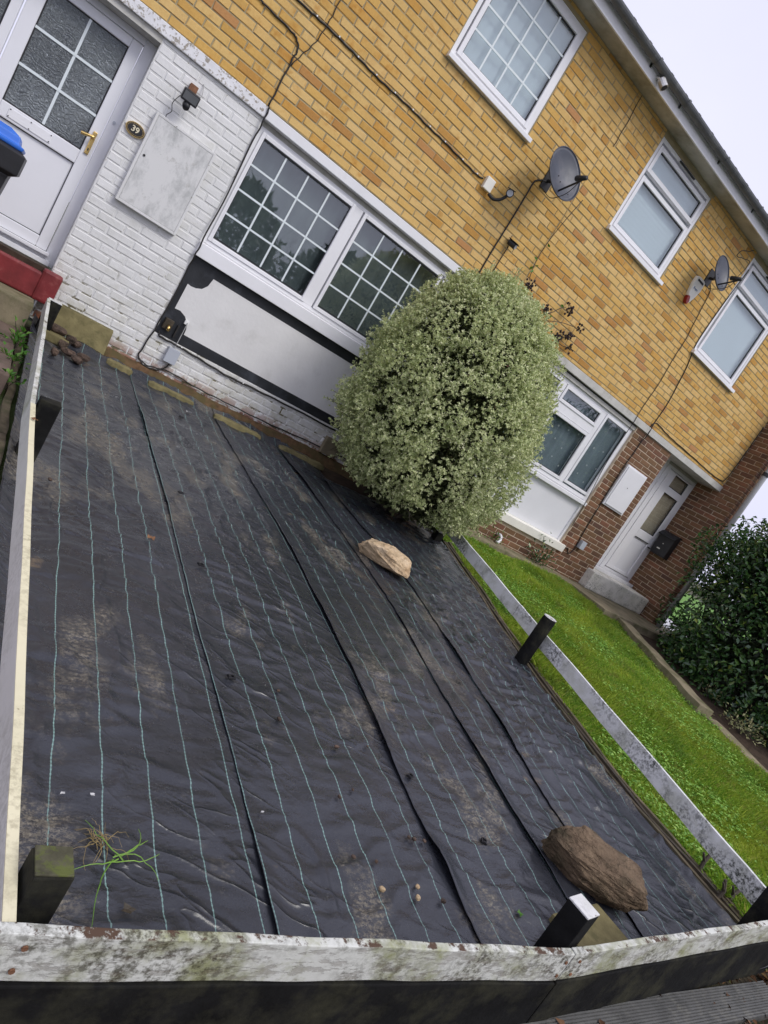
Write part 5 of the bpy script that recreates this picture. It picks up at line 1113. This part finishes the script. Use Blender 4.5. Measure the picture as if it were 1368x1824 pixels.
# ================================================================== the pale variegated bush
bush = empty('bush', (2.62, -.72, -.05), 'large rounded pale green variegated bush against the house', 'shrub')
CZ = [0.13, .28, .52, .84, 1.18, 1.52, 1.82, 2.07, 2.26, 2.40, 2.46]; CR = [.50, .78, .93, 1.01, 1.02, .97, .86, .70, .50, .27, .05]
CXs = [2.54, 2.51, 2.47, 2.44, 2.42, 2.41, 2.39, 2.37, 2.34, 2.31, 2.30]
def crown_pt(th, z, f=1.0):
    R = np.interp(z, CZ, CR); lump = 1 + .09 * (fbm(np.cos(th) * 2.2 + 5 + z * .3, np.sin(th) * 2.2 + z * 1.7, 61, 3) - .5) * 2 + .07 * (fbm(np.cos(th) * 6 + 5, np.sin(th) * 6 + z * 5, 64, 2) - .5) * 2
    x = np.interp(z, CZ, CXs) + np.cos(th) * R * f * lump; y = -.93 + np.sin(th) * R * .86 * f * lump
    return x, np.minimum(y, -.06), z
r = np.random.default_rng(9)
NC = 1750; th = r.uniform(0, 6.283, NC); zz = np.interp(r.uniform(0, 1, NC), np.linspace(0, 1, 11), CZ)
zz = 0.14 + 2.32 * (1 - (1 - r.uniform(0, 1, NC)) ** 1.0); f = r.uniform(.86, 1.02, NC)
cx, cy, cz = crown_pt(th, zz, f); CP = np.stack([cx, cy, cz], 1)
holes = np.array([[2.11, -1.66, .82], [2.25, -1.64, .62], [2.27, -1.58, .42], [2.0, -1.44, .36], [2.32, -1.72, .99], [1.75, -1.34, .57], [2.07, -1.67, 1.43], [1.66, -1.43, 1.03], [2.45, -1.74, 1.26], [1.7, -1.3, .22], [2.35, -1.5, .16], [1.85, -1.45, 1.62]]); hr = np.array([.12, .15, .13, .10, .0, .04, .0, .0, .0, .10, .18, .0])
ok = np.ones(NC, bool)
for h_, q in zip(holes, hr): ok &= (np.linalg.norm(CP - h_, axis=1) > q) | (r.uniform(0, 1, NC) < .07)
CP = CP[ok]; th = th[ok]; NC = len(CP)
out = unit(np.stack([np.cos(th), np.sin(th) * .9, (CP[:, 2] - 1.1) * .8], 1))
NR = 19
rp = np.repeat(CP, NR, 0) + rdir(NC * NR, r) * (r.uniform(0, 1, (NC * NR, 1)) ** .5) * .115
ro = unit(np.repeat(out, NR, 0) + .8 * rdir(NC * NR, r) + np.array([0, 0, .35]))
NL = 8; n = len(rp) * NL
P = np.repeat(rp, NL, 0); O = np.repeat(ro, NL, 0)
sd = rdir(n, r); sd = unit(sd - O * np.sum(sd * O, 1, keepdims=True)); el = r.uniform(.15, 1.3, (n, 1))
D = unit(sd + O * el); Pl = P + O * r.uniform(-.012, .014, (n, 1))
leaves_mesh('foliage', Pl, D, O + .35 * rdir(n, r), r.uniform(.017, .030, n), r.uniform(.009, .0145, n), MAT['shrubleaf'], bush, .15, .12, .5)
sh_c = CP[r.choice(NC, 170, replace=False)]; sh_o = unit(sh_c - np.array([2.45, -.9, 1.0]) + np.array([0, 0, .25])); shoots = MB(); SP = []; SD = []
for c_, o_ in zip(sh_c, sh_o):                       # loose shoots breaking the outline
    Ls = r.uniform(.08, .20); o_ = o_ + r.normal(0, .25, 3); shoots.tube([Vector(c_), Vector(c_ + o_ * Ls)], [.003, .0015], 4, cap=False)
    for k in range(26): SP.append(c_ + o_ * Ls * r.uniform(.1, 1.0)); SD.append(o_ * .7 + r.normal(0, .7, 3))
tag(shoots.build('shoots', MAT['stem'], bush), kind='stuff'); SP = np.array(SP); SD = np.array(SD)
leaves_mesh('shoot_leaves', SP, SD, rdir(len(SP), r) + np.array([0, 0, .5]), r.uniform(.018, .032, len(SP)), r.uniform(.010, .015, len(SP)), MAT['shrubleaf'], bush, .15, .12, .5)
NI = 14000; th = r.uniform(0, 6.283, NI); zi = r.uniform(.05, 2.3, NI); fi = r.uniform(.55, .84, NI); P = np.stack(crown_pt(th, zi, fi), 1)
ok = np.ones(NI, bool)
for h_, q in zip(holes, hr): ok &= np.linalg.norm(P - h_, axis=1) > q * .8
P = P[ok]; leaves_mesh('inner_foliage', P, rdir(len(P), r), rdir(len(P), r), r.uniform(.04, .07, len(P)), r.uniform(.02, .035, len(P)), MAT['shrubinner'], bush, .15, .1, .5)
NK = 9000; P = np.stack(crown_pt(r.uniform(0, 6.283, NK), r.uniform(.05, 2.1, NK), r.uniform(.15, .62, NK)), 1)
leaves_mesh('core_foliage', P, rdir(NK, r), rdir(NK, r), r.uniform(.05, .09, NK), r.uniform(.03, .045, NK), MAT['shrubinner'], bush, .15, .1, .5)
stm = MB()
def twig(p, d, L, rad, depth, mb, rr, spread=.55, gravity=0.0):
    q = p; pts = [q]; rs = [rad]
    for i in range(4):
        d = (d + Vector((rr.gauss(0, .14), rr.gauss(0, .14), rr.gauss(0, .14) + gravity))).normalized(); q = q + d * (L / 4); pts.append(q); rs.append(rad * (1 - .14 * (i + 1)))
    mb.tube(pts, rs, 5 if rad < .03 else 8, cap=False)
    if depth > 0:
        for k in range(rr.choice((2, 3, 3))):
            j = rr.choice((2, 3, 4)); nd = (d + Vector((rr.gauss(0, spread), rr.gauss(0, spread), rr.gauss(0, spread * .8)))).normalized()
            twig(pts[j], nd, L * rr.uniform(.55, .8), rs[j] * .65, depth - 1, mb, rr, spread, gravity)
rr = random.Random(4)
for i in range(9):
    a = rr.uniform(0, 6.28); twig(Vector((2.62 + .12 * math.cos(a), -.75 + .1 * math.sin(a), -.08)), Vector((.7 * math.cos(a), .6 * math.sin(a) - .15, .9)).normalized(), .62, .022, 3, stm, rr)
stm.build('stems', MAT['stem'], bush)
# ================================================================== dried climber above the bush
vn = empty('dried_climber', (3.1, -.06, 2.0), 'thin dried climber with dark seed heads on yellow brick above the bush', 'climber')
st = MB()
for pts in ([(2.98, 1.9), (3.08, 2.3), (3.11, 2.55), (3.11, 2.64), (3.07, 2.83), (3.04, 2.95), (3.02, 3.2), (3.05, 3.55), (3.1, 3.9)], [(3.09, 2.45), (3.05, 2.6), (3.04, 2.78), (3.06, 2.83)], [(3.1, 2.2), (3.25, 2.45), (3.40, 2.62), (3.55, 2.77), (3.64, 2.88), (3.74, 2.95)],
            [(3.2, 2.35), (3.30, 2.6), (3.42, 2.72), (3.46, 2.77)], [(3.3, 2.4), (3.5, 2.62), (3.75, 2.76), (3.95, 2.82), (4.04, 2.83)], [(3.4, 2.2), (3.65, 2.48), (3.81, 2.62), (3.86, 2.66)], [(3.75, 2.55), (3.9, 2.62), (3.99, 2.71)], [(3.8, 2.58), (4.0, 2.58), (4.1, 2.61)], [(3.11, 2.62), (3.16, 2.68), (3.17, 2.71)], [(3.2, 2.35), (3.33, 2.5), (3.39, 2.55)]):
    st.tube(poly_smooth([(x, -.045 - .03 * math.sin(i * 1.3 + x), z) for i, (x, z) in enumerate(pts)], 4), .0045, 5)
st.build('stems', MAT['stem'], vn)
MAT['seed'] = simple('dark_seed_head', (.030, .018, .020), .7, .4, 60, .4)
for hx, hz in [(3.06, 2.83), (3.10, 2.86), (3.15, 2.71), (3.46, 2.77), (3.74, 2.97), (3.79, 2.93), (3.39, 2.55), (4.04, 2.84), (3.81, 2.64), (3.84, 2.60), (3.98, 2.72), (3.95, 2.68), (4.11, 2.61), (3.48, 2.74), (3.11, 2.54)]:
    mb = MB(); q = random.Random(int(hx * 977 + hz * 131))
    for k in range(11):
        c = Vector((hx + q.gauss(0, .028), -.08 + q.gauss(0, .025), hz + q.gauss(0, .028))); bmx = q.uniform(.010, .016)
        mb.tube([c - Vector((0, 0, bmx)), c, c + Vector((0, 0, bmx))], [bmx * .4, bmx, bmx * .4], 6)
        mb.tube([Vector((hx, -.06, hz - .02)), c], .0015, 4, cap=False)
    mb.build('seed_head', MAT['seed'], vn)
P = np.array([(3.0, -.06, 3.03), (3.03, -.06, 3.0), (3.06, -.05, 3.08), (3.0, -.07, 3.10), (3.09, -.06, 2.62), (3.62, -.06, 2.92), (3.60, -.06, 2.76), (3.70, -.06, 2.60), (2.9, -.06, 2.86), (3.06, -.06, 3.3)]); n = len(P)
leaves_mesh('leaf', P, rdir(n), rdir(n) + np.array([0, -1, 0]), np.full(n, .06), np.full(n, .03), MAT['weed'], vn)
# ================================================================== dark glossy hedge on the right
hd = empty('hedge', (8.6, -2.6, -.2), 'tall dark glossy leaved hedge at the right beyond the lawn', 'hedge')
r = np.random.default_rng(14)
def hedge_pts(n, lo, hi):
    th = r.uniform(0, 6.283, n); ph = np.arccos(r.uniform(-.42, 1, n)); f = r.uniform(lo, hi, n)
    d = np.stack([np.cos(th) * np.sin(ph), np.sin(th) * np.sin(ph), np.cos(ph)], 1); d = np.sign(d) * np.abs(d) ** .72
    lump = 1 + .22 * (fbm(th * 1.6 + 3, ph * 2.2, 71, 3) - .5) * 2 + .12 * (fbm(th * 5, ph * 5, 77, 2) - .5) * 2
    return np.array([8.83, -2.75, .75]) + d * np.array([1.68, 1.75, 1.95]) * (f * lump)[:, None], d
P, d = hedge_pts(44000, .80, 1.04); n = len(P)
leaves_mesh('foliage', P, d * .5 + rdir(n, r) + np.array([0, 0, -.25]), d + .7 * rdir(n, r) + np.array([0, 0, .3]), r.uniform(.06, .105, n), r.uniform(.032, .05, n), MAT['laurel'], hd, .18, .15, .5)
P, d = hedge_pts(20000, .5, .86); n = len(P)
leaves_mesh('inner_foliage', P, rdir(n, r), rdir(n, r), r.uniform(.08, .14, n), r.uniform(.04, .07, n), MAT['treeleaf'], hd)
hs_ = MB(); rr = random.Random(8)
for i in range(10): twig(Vector((7.6 + rr.uniform(0, 2), -1.6 - rr.uniform(0, 2.4), -.2)), Vector((rr.gauss(-.1, .25), rr.gauss(.1, .25), 1)).normalized(), 1.1, .025, 3, hs_, rr)
hs_.build('stems', MAT['stem'], hd)
# lighter overhanging branches between the hedge and the end wall
ov = empty('tree', (9.6, -.6, 0), 'loose leafy tree with bare twigs behind the hedge beside the downpipe', 'tree')
r = np.random.default_rng(15); tb = MB(); rr = random.Random(3)
for i in range(7): twig(Vector((9.4 + rr.uniform(-.3, .6), -.8 + rr.uniform(-.5, .4), 0)), Vector((rr.gauss(0, .2), rr.gauss(0, .2), 1)).normalized(), 1.05, .022, 4, tb, rr, .5)
tb.build('trunk', MAT['stem'], ov)
q = r.uniform(0, 1, 2600); ctr = np.array([9.75, -.95, 1.3]) + r.normal(0, 1, (2600, 3)) * np.array([.5, .35, .6]); keep = fbm(ctr[:, 0] * 3 + ctr[:, 1], ctr[:, 2] * 3, 90, 2) > .45; ctr = ctr[keep & (ctr[:, 2] < 2.5) & (ctr[:, 2] > .1)]; n = len(ctr)
leaves_mesh('crown', ctr, rdir(n, r) + np.array([0, 0, -.3]), rdir(n, r) + np.array([0, 0, .8]), r.uniform(.06, .10, n), r.uniform(.03, .045, n), MAT['laurel'], ov)
# small plants
def small_plant(name, c, n, R, L, mat, label, seed, flat=.5, cat='plant', group=None):
    r = np.random.default_rng(seed); root = empty(name, c, label, cat, group)
    P = np.array(c) + np.stack([r.normal(0, R, n), r.normal(0, R, n), np.abs(r.normal(0, R * flat, n)) + .01], 1)
    D = unit(P - np.array(c) + np.array([0, 0, .02])) + .6 * rdir(n, r)
    leaves_mesh('leaves', P, D, rdir(n, r) * .5 + np.array([0, 0, 1]), r.uniform(.7, 1.3, n) * L, r.uniform(.7, 1.3, n) * L * .5, MAT[mat], root)
    mb = MB()
    for k in range(max(3, n // 10)):
        e = P[k]; mb.tube([Vector(c) - Vector((0, 0, .03)), (Vector(c) + Vector(e)) / 2 + Vector((0, 0, .02)), Vector(e)], .0025, 4, cap=False)
    mb.build('stems', MAT['stem'], root); return root
small_plant('weed', (-1.165, -1.12, -.05), 46, .045, .05, 'weed', 'tallest bright green weed by the left path edging near the landing', 1, 1.4, 'weed', 'weeds along the left path')
small_plant('weed', (-1.17, -1.55, -.08), 40, .04, .04, 'weed', 'feathery green weed in the middle of the left path edging', 2, 1.0, 'weed', 'weeds along the left path')
small_plant('weed', (-1.165, -1.95, -.12), 30, .035, .04, 'weed', 'round leaved green weed nearest the camera on the left path edging', 3, .9, 'weed', 'weeds along the left path')
small_plant('small_plant', (5.62, -.14, .05), 160, .11, .055, 'laurel', 'small dark plant below the white panel of the neighbouring window', 4, 1.3)
small_plant('small_plant', (4.75, -.10, .05), 50, .07, .04, 'weed', 'little green plant beside the white waste pipe', 6, .9)
small_plant('variegated_plant', (6.80, -3.05, -.22), 220, .13, .04, 'varieg2', 'cream variegated ground plant under the front of the hedge', 7, .8)
small_plant('variegated_plant', (7.2, -2.35, -.16), 70, .07, .04, 'varieg2', 'small cream sprig at the foot of the hedge by the upper kerb', 8, .8)
# ================================================================== debris on the fabric
peb = [(.32, -4.45, .013), (.06, -4.35, .012), (.11, -4.17, .010), (.22, -4.72, .010), (.30, -4.68, .008), (.18, -4.97, .010), (.27, -4.99, .009), (.25, -5.09, .014), (.40, -5.12, .013), (.52, -5.13, .012), (.42, -5.08, .011), (.52, -4.88, .011), (.58, -4.88, .010), (.50, -4.87, .010), (-.88, -2.93, .014), (.51, -4.41, .008)]
peb_lab = ['reddish pebble highest of those on the middle green threads', 'brown pebble alone near the nearest peg of the second strip', 'dark pebble just above the one nearest the lower peg', 'dark pebble of a close pair left of the middle strip stain', 'smaller pebble of the close pair left of the middle strip stain', 'dark pebble above the tan pebble nearest the front rail, left one', 'dark pebble above the tan pebble nearest the front rail, right one', 'tan pebble alone on a green thread near the front rail', 'tan pebble, lower of two together near the front rail', 'dark pebble closest to the second seam by the front rail', 'tan pebble, upper of two together near the front rail', 'dark pebble, middle of three in a row by the second seam', 'reddish pebble, rightmost of three in a row by the second seam', 'dark pebble, leftmost of three in a row by the second seam', 'tiny reddish pebble on the leftmost green thread by the left fence', 'tiny dark pebble right of the highest reddish pebble']
for i, (x, y, s_) in enumerate(peb):
    rock('pebble', (x, y, fz(x, y) + .002), (s_, s_ * .8, s_ * .7), i * 1.7, 'stone_tan' if i in (7, 8, 10) else 'stone_dark', peb_lab[i], 70 + i, 3, 'pebble', 'pebbles scattered on the fabric', 2, .15)
def peg(x, y, yaw, label):
    z = fz(x, y) + .004; c, s_ = math.cos(yaw), math.sin(yaw); mb = MB()
    for dx in (-.012, .012): mb.obox((x + (dx - .004) * c, y + (dx - .004) * s_, z), (.008 * c, .008 * s_, 0), (-.014 * s_, .014 * c, 0), (0, 0, .012))
    mb.obox((x - .018 * c, y - .018 * s_, z), (.036 * c, .036 * s_, 0), (.006 * s_, -.006 * c, 0), (0, 0, .009)); mb.obox((x - .018 * c - .014 * s_, y - .018 * s_ + .014 * c, z), (.036 * c, .036 * s_, 0), (-.006 * s_, .006 * c, 0), (0, 0, .009))
    tag(mb.build('fabric_peg', MAT['black'], None, bevel=.0015), label, 'peg', 'black fabric pegs')
for (x, y, a, l) in ((-.09, -2.44, .3, 'black peg in the second fabric strip, farthest up the garden'), (-.11, -3.30, .2, 'black peg in the second fabric strip, middle of the garden'), (-.12, -4.16, .1, 'black peg in the second fabric strip, nearest the camera'), (.15, -.85, .4, 'black peg near the blocks at the wall'), (.69, -4.56, .5, 'black peg by the seam left of the brown rock'), (.96, -4.86, .9, 'black peg in the middle strip near the front post')): peg(x, y, a, l)
def flat_leaf(x, y, s_, yaw, mat, label, name='dead_leaf', cat='leaf', zo=.006, z=None):
    mb = MB(); n = 9; q = random.Random(int(x * 991 + y * 77)); c = []; z = (fz(x, y) if z is None else z) + zo
    for i in range(n):
        a = 2 * math.pi * i / n; rr_ = s_ * (1 if i % 2 else .62) * q.uniform(.8, 1.15); c.append((x + math.cos(a + yaw) * rr_, y + math.sin(a + yaw) * rr_ * .7, z + q.uniform(0, s_ * .55)))
    vs = [(x, y, z + .002)] + c; fs = [(0, 1 + i, 1 + (i + 1) % n) for i in range(n)]
    vs += [(a_, b_, c_ - .0012) for a_, b_, c_ in vs[:n + 1]]; fs += [(n + 1, n + 2 + (i + 1) % n, n + 2 + i) for i in range(n)] + [(1 + i, n + 2 + i, n + 2 + (i + 1) % n, 1 + (i + 1) % n) for i in range(n)]
    mb.add(vs, fs); tag(mb.build(name, MAT[mat], None), label, cat)
flat_leaf(-.38, -3.20, .030, .4, 'leafbrown', 'curled brown leaf on the second green thread of the left strip')
flat_leaf(-.64, -5.16, .020, 1.4, 'darkwood', 'dark shrivelled leaf just inside the front rail')
flat_leaf(-1.07, -3.03, .018, .9, 'leafbrown', 'small brown leaf on the cream left rail', z=.05)
flat_leaf(-.80, -4.82, .009, .2, 'paper', 'small pale scrap left of the grass tuft', 'scrap', 'scrap')
flat_leaf(-.72, -4.82, .009, 1.9, 'paper', 'thin white scrap above the grass tuft', 'scrap', 'scrap')
flat_leaf(-.15, -4.82, .007, 2.9, 'paper', 'tiny white scrap on a green thread right of the first seam', 'scrap', 'scrap')
flat_leaf(.25, -.62, .035, .6, 'paper', 'white scrap near the long mossy block at the wall', 'scrap', 'scrap')
flat_leaf(.91, -5.18, .022, .8, 'weed', 'single green leaf left of the front middle post')
# uprooted grass tuft
tf = empty('grass_tuft', (-.68, -5.0, fz(-.68, -5.0)), 'uprooted straw coloured grass tuft lying on the left strip', 'grass tuft')
rr = random.Random(12)
def strand(mb, p, yaw, L, bend, rad):
    z0 = fz(*p); pts = []; x, y = p
    for i in range(9):
        f = i / 8; pts.append((x, y, fz(x, y) + .006 + .022 * math.sin(f * math.pi) * rr.uniform(.5, 1))); x += math.cos(yaw + bend * f) * L / 8; y += math.sin(yaw + bend * f) * L / 8
    mb.tube(pts, [rad * (1 - .08 * i) for i in range(9)], 4, cap=False)
mb = MB(); [strand(mb, (-.70 + rr.uniform(-.03, .02), -4.98 + rr.uniform(-.02, .02)), rr.uniform(0, 6.28), rr.uniform(.04, .10), rr.uniform(-1.5, 1.5), .0012) for i in range(24)]; mb.build('roots', MAT['straw'], tf)
mb = MB(); [strand(mb, (-.66 + rr.uniform(-.02, .02), -5.02 + rr.uniform(-.01, .01)), a, L, b_, .0022) for a, L, b_ in ((-.3, .16, 1.2), (.2, .15, -1.4), (-2.2, .20, .7), (.0, .14, 2.0), (2.6, .16, -.8), (.5, .10, .2), (-2.6, .14, -.6))]; mb.build('blades', MAT['clover'], tf)
# leaf litter outside the front fence
r = np.random.default_rng(44); n = 5200; x = r.uniform(-1.3, 3.0, n); y = r.uniform(-5.80, -5.44, n)
keep = ~((x > -.07) & (x < 2.57) & (y < -5.47) & (y > -5.66)) | (r.uniform(0, 1, n) < .02); x, y = x[keep], y[keep]; n = len(x); a = r.uniform(0, 6.28, n)
MAT['litter'] = m_leaf('leaf_litter', [(0, (.03, .018, .010)), (.4, (.085, .042, .022)), (.7, (.16, .075, .032)), (.9, (.24, .12, .05)), (1, (.10, .13, .03))], .6, .1, .35)
tag(leaves_mesh('leaf_litter', np.stack([x, y, np.full(n, -.495) + r.uniform(0, .02, n)], 1), np.stack([np.cos(a), np.sin(a), r.uniform(-.2, .4, n)], 1), np.stack([r.normal(0, .5, n), r.normal(0, .5, n), np.ones(n)], 1), r.uniform(.02, .05, n), r.uniform(.012, .028, n), MAT['litter'], None, .2, .2, .5), 'brown leaf litter on the ground outside the front fence', 'leaf litter', kind='stuff')
# dry grass stalks sprouting at the deck board
small = empty('dry_grass', (.22, -5.47, -.49), 'dry straw grass sprouting at the end of the grooved board', 'grass tuft')
mb = MB(); rr = random.Random(6)
for i in range(9):
    a = rr.uniform(0, 6.28); L = rr.uniform(.05, .13); mb.tube([(.22 + rr.uniform(-.06, .06), -5.475, -.50), (.22 + .5 * L * math.cos(a), -5.475 - .02, -.47), (.22 + L * math.cos(a), -5.48 + .4 * L * math.sin(a), -.455)], [.0022, .002, .001], 4, cap=False)
mb.build('stalks', MAT['straw'], small)
# pruned stumps by the right fence
for i, (pts, lab) in enumerate((([(2.73, -4.95, -.42), (2.75, -4.93, -.33), (2.80, -4.92, -.25)], 'taller pruned dark stump between edging and right rail'), ([(2.70, -5.10, -.43), (2.72, -5.10, -.36), (2.70, -5.08, -.30)], 'short pruned dark stump in the right front corner'), ([(2.76, -5.14, -.43), (2.80, -5.12, -.36), (2.85, -5.12, -.31)], 'forked pruned stump nearest the right front post'))):
    root = empty('pruned_stump', pts[0], lab, 'stump'); MB().tube([Vector(p) for p in pts], [.013, .012, .009], 7).build('stem', MAT['stem'], root)
    p1 = Vector(pts[1]); MB().tube([p1, p1 + Vector((-.05, .01, .05))], [.009, .006], 6).build('side_shoot', MAT['stem'], root)
# ================================================================== trees across the road, seen mirrored in the windows
def evergreen(c, R, H, n, label, seed):
    root = empty('evergreen_tree', c, label, 'tree', 'trees across the road'); r = np.random.default_rng(seed)
    u = r.uniform(0, 1, n); th = r.uniform(0, 6.28, n); f = r.uniform(.5, 1, n); z = .6 + (H - .6) * u; rad = R * np.sin(np.clip((u * .92 + .08), 0, 1) * np.pi) ** .6 * f * (1 + .3 * (fbm(th * 2, z, seed, 2) - .5))
    P = np.array(c) + np.stack([np.cos(th) * rad, np.sin(th) * rad, z], 1); leaves_mesh('crown', P, rdir(n, r), rdir(n, r), r.uniform(.25, .5, n), r.uniform(.12, .25, n), MAT['treeleaf'], root)
    MB().tube([(c[0], c[1], c[2] - .1), (c[0], c[1], c[2] + H * .7)], [.16, .06], 8).build('trunk', MAT['stem'], root)
evergreen((1.0, -21, -.5), 2.2, 6.2, 3200, 'tall evergreen across the road, leftmost in the window reflection', 1)
evergreen((5.0, -22, -.5), 2.4, 5.8, 3200, 'broad evergreen across the road, second in the window reflection', 2)
evergreen((9.4, -21, -.5), 2.4, 5.6, 2800, 'lower evergreen across the road, third in the window reflection', 3)
evergreen((13.6, -21.5, -.5), 2.5, 5.0, 2800, 'low evergreen across the road, rightmost in the window reflection', 4)
for (x, y, s_, lab) in ((7.3, -19.5, 5, 'bare tree across the road mirrored in the ground floor window'), (24, -20, 9, 'bare tree across the road mirrored in the neighbouring window')):
    root = empty('bare_tree', (x, y, -.5), lab, 'tree', 'trees across the road'); mb = MB(); rr = random.Random(s_)
    twig(Vector((x, y, -.5)), Vector((0, 0, 1)), 2.5 if x < 10 else 2.1, .13, 5, mb, rr, .42, .03); mb.build('branches', MAT['stem'], root)
